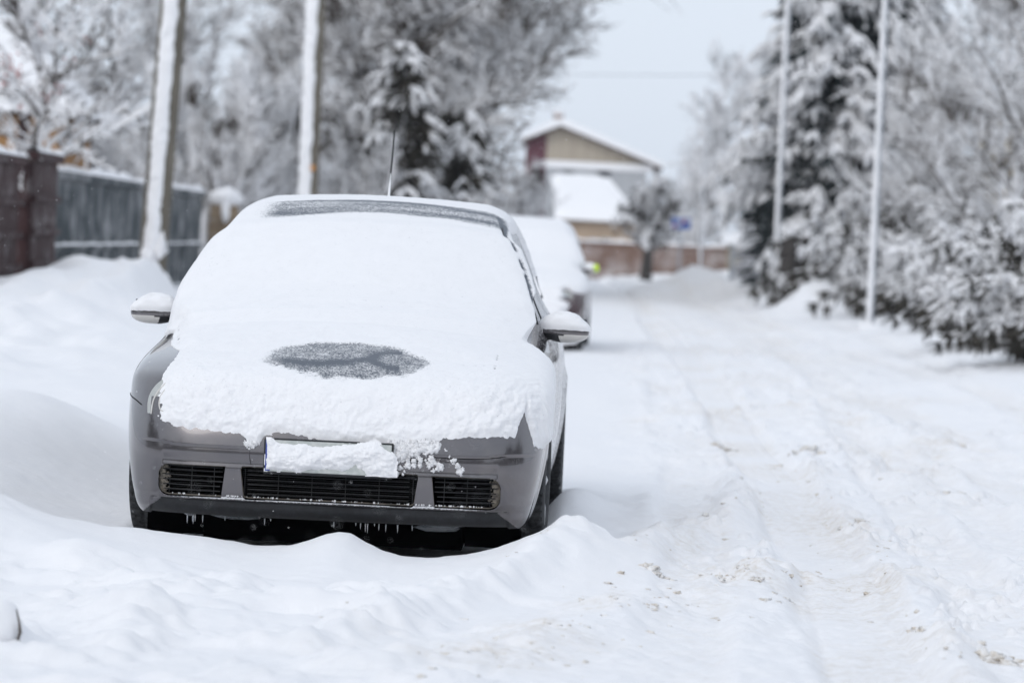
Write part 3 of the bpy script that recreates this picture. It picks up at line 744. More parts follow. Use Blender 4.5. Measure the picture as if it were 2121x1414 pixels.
        # snow on the housing
        U2 = X_ * 1.03; k = 1 + .10 * fbm(x * 3, y * 3, z_ * 3 + .1, 3, seed=5 + s)
        zz2 = np.where(z_ > -.03, Z2 + .013 * ss(-.05, .35, z_) * k + .010 * fbm(x * 9, y * 9, z_ * 9 + .2, 3, seed=7) * ss(-.05, .3, z_), -.02)
        yy2 = Y_ * (1.0 + .22 * ss(-.05, .3, z_)) * (1 + .04 * fbm(x * 9, y * 7, z_ * 9 + .2, 3, seed=8))
        V = np.stack([U2, yy2 - .002 + .004 * noise(x * 16, z_ * 16, seed=9) * (y < 0), zz2], -1).reshape(-1, 3)
        cc = V[F][:, :, 2].mean(1); zn = z_.ravel()[F].mean(1) - .12
        mk('mirror_snow', V, F[zn > -.02], M['snow'], mr)
        if s > 0 and not second or True:
            pk = MB(); pk.blob((-s * .115, .0, .005), (.05, .045, .035), 3, 16, 10, .2); pk.build('mirror_snow', M['snow'], mr, smooth=True)
    # ---- antenna
    if not second:
        an = MB(); b0 = np.array([-.012, 3.38, 1.50]); t0 = np.array([-.009, 3.62, 1.915])
        pts = [b0 + (t0 - b0) * t for t in np.linspace(0, 1, 24)]
        an.tube(pts, np.linspace(.0055, .0032, 24), 8, 0)
        for i in range(46):
            p = b0 + (t0 - b0) * (.2 + .8 * i / 46); an.tube([p, p + (t0 - b0) * .006], .0048, 6, 0)
        an.tube([b0 + (0, 0, -.02), b0 + (0, 0, .03), b0 + (t0 - b0) * .16], [.03, .016, .007], 10, 1)
        an.tube([b0 + (-.001, -.007, .02), b0 + (t0 - b0) * .2 + (0, -.006, 0), b0 + (t0 - b0) * .45 + (0, -.004, 0)], [.010, .006, .002], 8, 1)
        an.build('antenna', [M['plastic'], M['snow']], car, smooth=True)
        # icicles under the lip
        r2 = random.Random(3)
        for i in range(20):
            uu = r2.choice([r2.uniform(-.68, -.2), r2.uniform(-.68, -.45), r2.uniform(.0, .6), r2.uniform(.1, .3)]); L_ = r2.uniform(.008, .042)
            vb = plan(np.array(uu), .2) + .075
            ic = MB(); ic.tube([(uu, vb, .172), (uu, vb, .172 - L_ * .6), (uu, vb, .172 - L_)], [.0032, .002, .0004], 6); ic.build('icicle', M['ice'], car, smooth=True)
        fr = MB(); fr.blob((-.60, .33, .165), (.03, .03, .014), 1, 8, 6, .5); fr.blob((-.42, .36, .15), (.09, .02, .012), 2, 10, 6, .6); fr.blob((.45, .36, .15), (.12, .02, .02), 4, 12, 6, .6)
        fr.blob((-.77, .22, .215), (.02, .012, .009), 6, 8, 6, .5); fr.blob((-.75, .21, .205), (.012, .01, .012), 7, 8, 6, .5)
        fr.build('frozen_slush', M['ice'], car, smooth=True)
    # ---- snow cover: one thick sheet from the grille to the tail
    fine = 1 if not second else 3
    full = PF[(PF[:, 1] > .44) & (PF[:, 0] < 3.95)]; kk = np.argsort(full[:, 1] * (full[:, 0] < .1) + 2 * full[:, 0] * (full[:, 0] >= .1)); 
    i0 = np.argmax(PF[:, 1] > .44); i1 = np.argmax(PF[:, 0] > 3.92); full = PF[i0:i1]
    ds2 = np.r_[0, np.cumsum(np.hypot(*np.diff(full, axis=0).T))]
    tS = np.concatenate([np.arange(0, .55, .0042 * fine), np.arange(.55, 1.3, .007 * fine), np.arange(1.3, 2.7, .014 * fine), np.arange(2.7, ds2[-1], .03)])
    tU = np.concatenate([np.linspace(-1.04, .74, 400 // fine, endpoint=False), np.linspace(.74, 1.16, 120 // fine)])
    qv = np.interp(tS, ds2, full[:, 0]); qz = np.interp(tS, ds2, full[:, 1])
    S_s, U_ = np.meshgrid(tS, tU, indexing='ij'); S_v, _ = np.meshgrid(qv, tU, indexing='ij'); S_z, _ = np.meshgrid(qz, tU, indexing='ij')
    sh = Wz(S_z) - .05; q = np.abs(U_) * sh / .84; e = np.maximum(q - sh, 0)
    uu = np.sign(U_) * (np.minimum(q, sh) + .35 * e); zz = S_z - 1.3 * e
    p0 = np.stack([uu, S_v + plan(uu, S_z), zz - crown(uu, S_z)], -1)
    p0 = project(p0, 0.0, 6)
    wgt = (ss(.95, 1.15, S_s) * ss(1.85, 1.6, S_s))[1:-1, 1:-1, None]
    for _ in range(14):
        av = (p0[:-2, 1:-1] + p0[2:, 1:-1] + p0[1:-1, :-2] + p0[1:-1, 2:]) / 4; p0[1:-1, 1:-1] += wgt * (av - p0[1:-1, 1:-1])
    N_ = normal_at(p0)
    for _ in range(6):
        av = (N_[:-2, 1:-1] + N_[2:, 1:-1] + N_[1:-1, :-2] + N_[1:-1, 2:]) / 4; N_[1:-1, 1:-1] += wgt * (av - N_[1:-1, 1:-1])
    u, v, z = p0[..., 0], p0[..., 1], p0[..., 2]
    # thickness along the car
    th = np.interp(S_s, [0, .06, .12, .3, .42, .55, .8, 1.05, 1.18, 1.32, 1.5, 1.9, 2.1, 2.2, 2.35, 2.6, 3, 4], [.006, .014, .021, .024, .026, .028, .030, .04, .075, .085, .065, .05, .042, .018, .012, .022, .035, .035])
    fa = ss(.62, .12, S_s)            # blown, lumpy part over the nose
    lump = fbm(u * 10, S_s * 12, o=5, seed=200, g=.68)
    th = th * (1 + .10 * fbm(u * 2.2, S_s * 2.0, o=2, seed=201)) + fa * .021 * lump + fa * .009 * fbm(u * 34, S_s * 34, o=3, seed=202)
    th = th + .0012 * (1 - fa) * fbm(u * 22, S_s * 16, o=3, seed=203)
    th = th - .010 * np.exp(-((S_s - .60) / .05) ** 2) * (np.abs(u - .05) < .8) * ss(.8, .5, np.abs(u))
    if not second:
        # edges
        en = .016 * fbm(u * 34, S_s * 34, o=4, seed=210, g=.65) + .018 * fbm(u * 7, S_s * 7, o=3, seed=211)
        zb = np.interp(u, [-.9, -.76, -.70, -.5, -.37, -.345, -.30, -.27, -.2, .28, .34, .45, .56, .76, .79, .81, .84, .88, .92], [.56, .545, .528, .518, .508, .478, .47, .515, .522, .500, .505, .522, .540, .552, .66, .60, .515, .50, .56])
        db = (z - zb) + en * .8
        eL = np.interp(v, [-.2, .12, .22, .32, .42, .55, .65, .85, 1.1, 1.3, 1.6, 1.9, 4], [-.765, -.755, -.735, -.715, -.705, -.70, -.748, -.775, -.80, -.86, -.9, -.9, -.95])
        dl = (u - eL) + en * .6 * ss(1.5, 1.0, v)
        eR = np.interp(v, [-.2, .35, .5, .65, .9, 1.15, 1.35, 1.5, 4], [.96, .96, .96, .885, .83, .81, .82, .95, .95])
        # on the right the snow laps down over the fender, ragged
        zr = np.interp(v, [.2, .36, .46, .55, .62, .72, .85, 1.0, 1.15, 1.3, 1.6, 1.9, 2.2, 4], [.3, .52, .52, .60, .66, .70, .77, .86, .925, 1.0, 1.18, 1.34, 1.41, 1.42])
        dr = np.where(u > .60, (z - zr) * .8 + en * .9, 1); dr = dr + 1.5 * ss(.0, .06, Wz(z) - u - np.interp(v, [.9, 1.5], [.13, .012])) * ss(.95, 1.25, v)
        dl2 = np.where(u < -.5, z - np.interp(v, [1.2, 1.4, 1.6, 1.9, 2.2, 4], [0, 1.0, 1.12, 1.3, 1.38, 1.4]), 1)
        dd = np.minimum(np.minimum(db, dl), np.minimum(dr, dl2))
        edge = ss(-.002, .034, dr) * ss(-.002, .045, db) * ss(-.002, .10, dl) * ss(-.002, .03, dl2)
        # melted oval on the bonnet, thin strip at the front of the roof
        oval = np.hypot((u - .035) / .325, (v - .325 - .02 * np.cos(u * 6)) / .20) + .20 * fbm(u * 9, v * 9, o=5, seed=220, g=.7)
        ov = ss(1.18, .96, oval)
        rs = np.abs(v - plan(u, z) - 2.05 - .05 * np.sin(u * 5 + 1)) / .17
        rf_ = ss(1.15, .8, rs + .3 * fbm(u * 3, v * 7, o=3, seed=221)) * ss(-.56, -.42, u) * ss(.66, .60, u)
        smile = np.exp(-((v - .255 - 1.6 * (u + .10) ** 2) / .035) ** 2) * ss(-.28, -.2, u) * ss(.2, .08, u) + np.exp(-((np.hypot((u - .24) / .10, (v - .35) / .10) - 1) / .28) ** 2) * (u < .26)
        th = th * (1 - .62 * ss(2.3, 1.0, oval)) * (1 - .72 * ov)
        th = np.where(edge > 0, th * (.12 + .88 * edge), 0) - .012 * (1 - ss(-.006, .002, dd))
        cov = 1 - ov * .58 - ov * .36 * np.clip(smile, 0, 1) + ov * .10 * fbm(u * 16, v * 16, o=3, seed=222)
        cov = cov - rf_ * (.66 + .25 * noise(u * 4, v * 20, seed=223)) + 0 * u
        # roof-edge channel on the right
        pil = np.exp(-((Wz(z) - u - .030 - .01 * noise(z * 6, .5, seed=9)) / .007) ** 2) * (u > 0) * ss(1.25, 1.4, v) * ss(2.3, 2.1, v) * ss(-.5, .1, noise(z * 30, v * 4, seed=12)); cov = cov - .9 * pil; th = th - .012 * pil
        ch = np.exp(-((u - .625) / .010) ** 2) * ss(1.8, 1.86, v) * ss(2.15, 2.05, v)
        cov = cov - .85 * ch; th = th - .004 * ch
        # rows of little holes where the bonnet gap shows through
        def holes(du, along, n_): return np.exp(-(du / .0035) ** 2) * (np.sin(along * n_ + 4 * noise(along * 13, 0.5, seed=3)) > .2) * (noise(along * 25, 1.7, seed=4) > -.3)
        hl = 1.3 * holes((u + .722 + .12 * (v - .65)) * .8, v, 150) * ss(.62, .66, v) * ss(1.12, 1.08, v) + holes(u - .655 - .02 * (v - .4), v, 170) * ss(.33, .37, v) * ss(.62, .58, v) * .9
        hl = hl + .5 * holes((v - .33 - .35 * (u - .40)) * .8, u, 120) * ss(.40, .43, u) * ss(.63, .60, u)
        cov = cov - 1.1 * np.clip(hl, 0, 1); th = th - .006 * np.clip(hl, 0, 1)
        gap = np.exp(-((u - .79) / .006) ** 2) * ss(.8, .7, z)
        th = th - .007 * gap * (.4 + .8 * noise(z * 30, v * 30, seed=77))
        P = p0 + N_ * th[..., None]
        # sagging fringe
        P[..., 2] -= .006 * (1 - edge) * fa * (edge > 0)
        F = gridF(*P.shape[:2]); keep = (dd.ravel()[F].max(1) > -.012)
        mk('snow_cover', P.reshape(-1, 3), F[keep], M['car_snow'], car, attrs={'cov': np.clip(cov, 0, 1.0).ravel()})
        # snow packed over the plate
        A_, B_ = np.meshgrid(np.linspace(-.268, .30, 150), np.linspace(.374, .53, 50), indexing='ij')
        top_ = .514 + .022 * noise(A_ * 11, 0.3, seed=230) - .04 * ss(.20, .30, A_)
        bot = .386 + .016 * noise(A_ * 17, 2.3, seed=231) - .02 * ss(.1, .2, A_)
        dd2 = np.minimum(np.minimum(A_ + .262, .285 - A_), np.minimum(top_ - B_, B_ - bot)) + .009 * fbm(A_ * 34, B_ * 34, o=4, seed=232)
        t2 = (.006 + .020 * ss(0, .05, dd2) + .026 * (fbm(A_ * 13, B_ * 17, o=5, seed=233, g=.65) + .1)) * ss(-.002, .014, dd2); t2 = np.maximum(t2, .002)
        Q = np.stack([A_, -.030 - t2, B_ + .004 * noise(A_ * 20, B_ * 20, seed=234)], -1)
        F = gridF(*Q.shape[:2]); keep = dd2.ravel()[F].min(1) > -.003
        mk('plate_snow', Q.reshape(-1, 3), F[keep], M['snow'], car)
        cr = MB(); r3 = random.Random(12)
        def crumb(u_, z_, r_):
            S = project(np.array([[u_, float(plan(np.array(u_), z_)), z_]]), 0, 4)[0]
            cr.blob(S + (0, -r_ * .35, 0), (r_ * r3.uniform(.8, 1.3), r_ * .8, r_ * r3.uniform(.8, 1.2)), r3.randint(0, 999), 11, 8, .95, fr=2.6)
        for i in range(330):
            t = r3.random(); u_ = .27 + .16 * t + r3.gauss(0, .02); z_ = .525 - .05 * r3.random() ** 1.5 * (1 - t * .4) - (.03 * (1 - t)) * r3.random(); crumb(u_, z_, r3.choice([.004, .007, .010, .013]))
        for i in range(60): crumb(.30 + r3.gauss(0, .035), .445 + r3.gauss(0, .022), r3.choice([.003, .005, .008, .010]))
        for (u_, z_, n_, sp) in ((.425, .445, 26, .012), (.455, .425, 16, .010), (.51, .452, 7, .008), (.53, .425, 6, .006), (.545, .408, 9, .006), (.50, .47, 3, .004), (.475, .495, 3, .004), (.36, .43, 4, .006)):
            for i in range(n_): crumb(u_ + r3.gauss(0, sp), z_ + r3.gauss(0, sp * .8), r3.choice([.003, .005, .007, .009]))
        for i in range(40): crumb(-.325 + r3.gauss(0, .016), .492 - abs(r3.gauss(0, .014)), r3.choice([.004, .006, .008]))
        for i in range(90): crumb(r3.uniform(-.66, .66), .258, r3.choice([.0015, .002, .003]))
        cr.build('snow_crumbs', M['snow'], car, smooth=True)
    else:
        dd = np.minimum(z - .50 - .2 * ss(.25, .8, u), 1) + .05 * fbm(u * 5, S_s * 5, o=3, seed=240)
        dd = np.where(v > 1.1, np.minimum(1.0, np.where(np.abs(u) > .6, z - np.interp(v, [1.1, 1.5, 2, 4], [.9, 1.0, 1.1, 1.2]), 1)), dd)
        pat = np.minimum(1, 30 * (np.hypot((u - .69) / .07, (z - .72) / .035) - 1) * .05)
        dd = np.minimum(dd, np.where(v < .5, pat, 1))
        edge = ss(-.002, .04, dd)
        th = (th * 1.25 + .01) * (.1 + .9 * edge) - .015 * (1 - ss(-.01, .002, dd))
        P = p0 + N_ * th[..., None]; F = gridF(*P.shape[:2]); keep = (dd.ravel()[F].max(1) > -.02)
        mk('snow_cover', P.reshape(-1, 3), F[keep], M['car_snow'], car, attrs={'cov': np.ones(P.shape[:2]).ravel()})
        ex = MB(); ex.blob((.16, .02, .50), (.52, .09, .20), 5, 30, 16, .3); ex.blob((-.5, .06, .5), (.4, .09, .22), 6, 24, 14, .3); ex.blob((.80, .28, .36), (.06, .12, .12), 8, 14, 10, .5); ex.blob((.2, -.02, .2), (.6, .12, .12), 9, 24, 12, .4)
        ex.build('snow_cover', M['snow'], car, smooth=True)
        nm = MB(); nm.blob((1.02, 1.44, 1.0), (.035, .05, .05), 2, 12, 8, .1); nm.build('mirror_tape', M['neon'], car, smooth=True)
    return car
build_car('parked_car', (C0X, C0Y, 0), -THC, M['paint'], 'grey hatchback under thick snow, its hood showing a dark melted oval')
build_car('parked_car', (-.07, 41.6, -.01), -THC - .01, M['paint_maroon'], 'dark maroon car wholly buried in snow, parked behind the grey hatchback', scale=(1.02, 1.02, 1.07), second=True)

# ------------------------------------------------------------------ trees: dark twigs with snow lying on their upper side
def bark(name, c1, c2): return noisy(name, c1, c2, 9, .85, .3, .01)
M['bark_dark'] = bark('dark_bark', (.030, .026, .024), (.060, .052, .048))
M['bark_grey'] = bark('grey_bark', (.055, .05, .048), (.11, .10, .095))
M['bark_brown'] = bark('brown_bark', (.050, .040, .034), (.11, .088, .072))
M['needle'] = noisy('fir_needles', (.008, .013, .016), (.022, .032, .034), 6, .8, .2, .01)
M['needle_g'] = noisy('juniper_needles', (.014, .013, .010), (.055, .045, .032), 6, .8, .2, .01)
M['berry'] = noisy('red_berries', (.28, .03, .02), (.42, .06, .03), 30, .5, .1, .002)
M['leaf_dead'] = noisy('rusty_leaves', (.16, .06, .03), (.30, .12, .05), 20, .7, .1, .002)

class Twigs:
    def __init__(s): s.a = []; s.b = []; s.ra = []; s.rb = []; s.sn = []
    def seg(s, a, b, ra, rb, sn): s.a.append(a); s.b.append(b); s.ra.append(ra); s.rb.append(rb); s.sn.append(sn)
    def build(s, name, mats, parent, wind=(0, -1, .35), low=.15, sk=1.0, pf=0, pk=1.7, pb=.55):
        A = np.array(s.a); B = np.array(s.b); ra = np.array(s.ra)[:, None]; rb = np.array(s.rb)[:, None]; sn = np.array(s.sn)[:, None] * sk
        if pf:
            C_ = (A + B) / 2; sn = sn * np.clip(pb + pk * fbm(C_[:, 0] * pf, C_[:, 1] * pf, C_[:, 2] * pf + .01, 2, seed=len(A) % 97), 0, 1.7)[:, None]
        D = B - A; L = np.linalg.norm(D, axis=1)[:, None] + 1e-9; D = D / L
        upv = np.array([0, 0, 1.]) * (1 - np.abs(D[:, 2:3]) ** 3) + np.array(wind) * np.abs(D[:, 2:3]) ** 3
        upv -= (upv * D).sum(1)[:, None] * D; upv /= np.linalg.norm(upv, axis=1)[:, None] + 1e-9
        sd_ = np.cross(D, upv)
        A2 = A - D * ra * .3; B2 = B + D * rb * .3
        V = np.empty((len(A), 8, 3))
        for k, (P_, r_) in enumerate(((A2, ra), (B2, rb))):
            V[:, k * 4 + 0] = P_ - upv * r_
            V[:, k * 4 + 1] = P_ + sd_ * (r_ * 1.0 + sn * .35) - upv * r_ * low
            V[:, k * 4 + 2] = P_ + upv * (r_ * .7 + sn)
            V[:, k * 4 + 3] = P_ - sd_ * (r_ * 1.0 + sn * .35) - upv * r_ * low
        q = np.array([(0, 1, 5, 4), (1, 2, 6, 5), (2, 3, 7, 6), (3, 0, 4, 7), (4, 5, 6, 7), (3, 2, 1, 0)])
        F = (np.arange(len(A)) * 8)[:, None, None] + q[None]
        mi = np.tile([0, 1, 1, 0, 1, 1], len(A)); mi = mi * np.repeat((sn[:, 0] > .0015).astype(int), 6)
        return mk(name, V.reshape(-1, 3), F.reshape(-1, 4), mats, parent, mi, smooth=False)
def rv(rg): 
    v = Vector((rg.gauss(0, 1), rg.gauss(0, 1), rg.gauss(0, 1))); return v.normalized()
def grow(T, rg, p, d, L, r, lev, P):
    """one branch: wander, then side shoots"""
    n = P['n'][lev]; kids = P['kids'][lev] if lev < len(P['kids']) else 0
    st = L / n; pts = [p]
    for i in range(n):
        d = (d + rv(rg) * P['wob'][lev] + Vector((0, 0, P['up'][lev]))).normalized()
        q = p + d * st; t0, t1 = i / n, (i + 1) / n
        ra, rb = r * (1 - .65 * t0), r * (1 - .65 * t1)
        T.seg(p, q, ra, rb, P['snow'][lev] * rg.uniform(.6, 1.3)); p = q; pts.append((p, d, rb))
    if lev + 1 >= len(P['n']): return
    for k in range(kids):
        t = P['t0'][lev] + (1 - P['t0'][lev]) * (k + rg.random()) / kids; t = min(t, .999)
        i = min(int(t * n), n - 1); (a, dd, rr) = pts[i + 1]; 
        b0 = pts[i][0] if i > 0 else pts[0]
        a = b0.lerp(a, t * n - i) 
        ax = dd.cross(rv(rg)).normalized(); an = P['ang'][lev] * rg.uniform(.7, 1.3)
        nd = (dd * math.cos(an) + ax * math.sin(an)).normalized()
        grow(T, rg, a, nd, L * P['len'][lev] * rg.uniform(.65, 1.2) * (1 - P.get('tap', .35) * t), max(rr * .6, P.get('rmin', .006)), lev + 1, P)
def deciduous(name, loc, H, P, seed, label, cat='tree', group=None, barkm='bark_dark', trunk_r=.12, trunks=1, lean=(0, 0), spread=.0, snowm='snow_far'):
    t = tag(empty(name, loc), label, cat, group); rg = random.Random(seed)
    Tt = Twigs(); T = Twigs()
    for k in range(trunks):
        d = Vector((lean[0] + rg.gauss(0, spread), lean[1] + rg.gauss(0, spread), 1)).normalized(); p = Vector((rg.gauss(0, spread * .6) , rg.gauss(0, spread * .6), -.2))
        n = 8; pts = []; st = (H * .8) / n
        for i in range(n):
            d = (d + rv(rg) * .07).normalized(); q = p + d * st
            ra, rb = trunk_r * (1 - .8 * i / n), trunk_r * (1 - .8 * (i + 1) / n)
            Tt.seg(p, q, ra, rb, P['tsnow']); pts.append((p, q, d, rb)); p = q
        nb = P['nb']
        for j in range(nb):
            tt = P['b0'] + (1 - P['b0']) * (j + rg.random()) / nb; i = min(int(tt * n), n - 1); a, b_, dd, rr = pts[i]
            az = rg.random() * 6.283; el = P['el'] * rg.uniform(.6, 1.3) + .5 * tt * P.get('topup', 1)
            nd = Vector((math.cos(az) * math.cos(el), math.sin(az) * math.cos(el), math.sin(el)))
            grow(T, rg, a.lerp(b_, rg.random()), nd, H * P['bl'] * (P['prof'](tt) if 'prof' in P else (1 - .55 * tt)) * rg.uniform(.7, 1.2), max(rr * .55, P.get('limb', .03)), 0, P)
    Tt.build('trunk', [M[barkm], M[snowm]], t); T.build('crown', [M[barkm], M[snowm]], t, low=P.get('low', -.2), sk=P.get('sk', .9), pf=P.get('pf', 1.6), pb=P.get('pb', .62))
    return t
# twig recipes
PT = dict(n=[5, 4, 3], kids=[8, 6], wob=[.16, .2, .25], up=[.05, .04, .02], snow=[.02, .014, .011], t0=[.15, .1], ang=[.8, .8], len=[.5, .5], nb=26, b0=.12, el=.5, bl=.42, tsnow=.012, rmin=.008)
def PTm(**k): d = dict(PT); d.update(k); return d

def conifer(name, loc, H, rad, seed, label, group=None, needle='needle', sparse=1.0, z0=.06, droop=.35, pad=.075, whorl=9, gap=.32, cat='tree'):
    t = tag(empty(name, loc), label, cat, group); rg = random.Random(seed)
    Tt = Twigs(); T = Twigs(); 
    for i in range(6): Tt.seg(Vector((0, 0, -.2 + H * i / 6)), Vector((0, 0, -.2 + H * (i + 1) / 6)), .022 * H * (1 - i / 6.5), .022 * H * (1 - (i + 1) / 6.5), .01)
    z = H * z0
    while z < H * .97:
        f = 1 - z / H; R0 = rad * (f ** .75) * rg.uniform(.75, 1.1) + .12
        for k in range(int(whorl * (.5 + .5 * f) * sparse) + 2):
            az = rg.random() * 6.283; L = R0 * rg.uniform(.55, 1.15); d = Vector((math.cos(az), math.sin(az), rg.uniform(-.05, .3)))
            p = Vector((0, 0, z + rg.uniform(-.15, .15))); n = max(4, int(L / .22)); st = L / n
            for i in range(n):
                d = (d + Vector((0, 0, -droop / n)) + rv(rg) * .10).normalized(); q = p + d * st; T.seg(p, q, .02, .014, .02)
                tt = i / n
                if tt > .12:
                    for s_ in range(3):
                        side = d.cross(Vector((0, 0, 1))).normalized() * rg.choice((-1, 1))
                        sd2 = (d * rg.uniform(.4, 1) + side * rg.uniform(.4, 1) + Vector((0, 0, rg.uniform(-.45, .05)))).normalized()
                        l2 = rg.uniform(.18, .42) * (1.15 - .5 * tt); w = rg.uniform(.028, .055)
                        m2 = q + sd2 * l2 * .5; e2 = q + sd2 * l2 + Vector((0, 0, -l2 * .18)); sn = pad * rg.choice((.15, .5, .9, 1.1)) * .6
                        T.seg(q, m2, w * .8, w, sn); T.seg(m2, e2, w, w * .35, sn * .8)
                p = q
        z += gap * (1.0 - .3 * (1 - f)) * rg.uniform(.8, 1.2)
    Tt.build('trunk', [M['bark_dark'], M['snow_far']], t); T.build('crown', [M[needle], M['snow_far']], t, low=.35)
    return t

def fir(name, loc, H, rad, seed, label, n=400, needle='needle', pad=.09, group=None, zb=.04):
    """heavy irregular evergreen: drooping boughs with needle sprays and snow pads"""
    t = tag(empty(name, loc), label, 'tree', group); rg = random.Random(seed); Tt = Twigs(); T = Twigs()
    for i in range(6): Tt.seg(Vector((0, 0, -.2 + H * i / 6)), Vector((0, 0, -.2 + H * (i + 1) / 6)), .022 * H * (1 - i / 6.5), .022 * H * (1 - (i + 1) / 6.5), .01)
    for k in range(int(n * 5)):
        zz = H * (.03 + .9 * rg.random() ** 1.2); f = 1 - zz / H; a_ = rg.random() * 6.283; rr_ = rad * f ** .7 * .62 * rg.random() ** .6
        q = Vector((math.cos(a_) * rr_, math.sin(a_) * rr_, zz)); sd2 = (Vector((q.x, q.y, 0)).normalized() + rv(rg) * .5 + Vector((0, 0, -.3))).normalized(); l2 = rg.uniform(.25, .55); w = rg.uniform(.03, .06)
        T.seg(q, q + sd2 * l2, w, w * .4, 0.0)
    for b_ in range(n):
        zz = H * (zb + (.98 - zb) * rg.random() ** 1.15); f = 1 - zz / H; az = rg.random() * 6.283
        sect = .8 + .35 * math.sin(az * 3 + seed + zz * 1.3) * math.sin(zz * 2.2 + seed)
        L = (rad * f ** .7 * sect + .15) * rg.uniform(.75, 1.1); d = Vector((math.cos(az), math.sin(az), rg.uniform(-.05, .35) + .4 * (1 - f)))
        p = Vector((0, 0, zz)); m_ = max(4, int(L / .28)); st = L / m_; heavy = rg.random()
        for i in range(m_):
            d = (d + Vector((0, 0, -.62 / m_)) + rv(rg) * .09).normalized(); q = p + d * st; T.seg(p, q, .022, .016, .015); tt = i / m_
            if tt > .25:
                for s_ in range(4):
                    side = d.cross(Vector((0, 0, 1))).normalized() * rg.choice((-1, 1))
                    sd2 = (d * rg.uniform(.3, 1) + side * rg.uniform(.2, 1) + Vector((0, 0, rg.uniform(-.9, .0)))).normalized()
                    l2 = rg.uniform(.16, .44); w = rg.uniform(.03, .06); sn = pad * (heavy * .9 + .1) * rg.uniform(.3, 1.1) * .7
                    m2 = q + sd2 * l2 * .5; e2 = q + sd2 * l2 + Vector((0, 0, -l2 * .2)); T.seg(q, m2, w * .8, w, sn); T.seg(m2, e2, w, w * .35, sn * .7)
            p = q
    Tt.build('trunk', [M['bark_dark'], M['snow_far']], t); T.build('crown', [M[needle], M['snow_far']], t, low=.0, pf=1.5, pk=2.4, pb=.6); return t

def arching_shrub(name, loc, ext, H, seed, label, group=None, n=90, needle='needle_g', pad=.06, cat='shrub'):
    """juniper-like mass of arching sprays; ext = (x half width, y half width)"""
    t = tag(empty(name, loc), label, cat, group); rg = random.Random(seed); T = Twigs(); S = Twigs(); fs = .75 + .5 * (loc[1] - 36) / 38
    for k in range(n):
        bx, by = rg.uniform(-1, 1) * ext[0] * .6, rg.uniform(-1, 1) * ext[1] * .6
        az = math.atan2(by / ext[1], bx / ext[0]) + rg.gauss(0, .8); el = rg.uniform(.35, 1.35)
        d = Vector((math.cos(az) * math.cos(el), math.sin(az) * math.cos(el), math.sin(el))); p = Vector((bx, by, .0)); L = H * rg.uniform(.6, 1.0); m_ = 9
        for i in range(m_):
            d = (d + Vector((0, 0, -.11 - .05 * i * rg.random())) + rv(rg) * .10).normalized(); q = p + d * L / m_
            if q.z < .12 and i > 2: break
            S.seg(p, q, .016, .012, .012)
            if i > 1 or rg.random() < .3:
                for s_ in range(11):
                    sd2 = (d * rg.uniform(.2, 1) + rv(rg) * .8 + Vector((0, 0, -.15))).normalized(); l2 = rg.uniform(.08, .24) * fs; w = rg.uniform(.009, .021) * fs
                    sn = pad * rg.uniform(.2, .8) * min(1.0, max(0, q.z / H - .16) * 2.6) * fs
                    T.seg(q, q + sd2 * l2 * .55, w, w, sn); T.seg(q + sd2 * l2 * .55, q + sd2 * l2 + Vector((0, 0, -.2 * l2)), w, w * .3, sn)
            p = q
    for k in range(int(n * 16)):
        a_ = rg.random() * 6.283; rr_ = rg.random() ** .5; zz = H * rg.uniform(.0, .72)
        q = Vector((math.cos(a_) * rr_ * ext[0] * 1.5, math.sin(a_) * rr_ * ext[1] * 1.1, zz * (1.1 - .5 * rr_)))
        sd2 = (Vector((q.x, q.y, 0)) * .5 + rv(rg) * .8 + Vector((0, 0, .3))).normalized(); l2 = rg.uniform(.12, .3); w = rg.uniform(.010, .024)
        T.seg(q, q + sd2 * l2, w, w * .4, 0.0 if zz < H * .45 else pad * rg.choice((0, 0, .4)))
    S.build('stem', [M['bark_dark'], M['snow_far']], t); T.build('crown', [M[needle], M['snow_far']], t, low=-.1, pf=2.6, pk=2.6, pb=.55); return t

def on_ground(x, y, dz=0): return (x, y, gz(x, y) + dz)
def place(px, Y, dz=0, py=500):
    p = at(px, py, Y); return on_ground(p.x, Y, dz)

# left: rowan with berries over the fences
P1 = PTm(sk=1.1, low=.1, n=[6, 5, 4], kids=[7, 6], snow=[.035, .028, .022], wob=[.26, .34, .36], nb=22, b0=.42, bl=.46, el=.35, rmin=.012, up=[.02, .03, .05])
rw = deciduous('rowan_tree', place(95, 47), 5.0, P1, 11, 'rowan with thick snowy twigs and red berries above the brown fence', barkm='bark_brown', trunk_r=.10, lean=(-.08, 0), snowm='snow')
mb = MB(); rr = random.Random(3)
for (px, py) in [(22, 140), (18, 152), (35, 160), (12, 170), (75, 60), (150, 130), (95, 205), (45, 225), (180, 90), (20, 125), (60, 190), (120, 190)]:
    p = at(px, py, 46.6 + rr.uniform(-.4, .6)) - Vector(rw.location)
    for i in range(9 if px < 40 else 4): mb.blob(p + Vector((rr.gauss(0, .045), rr.gauss(0, .05), rr.gauss(0, .045))), (.02, .02, .02), i, 7, 5, .1)
mb.build('berries', M['berry'], rw, smooth=True)
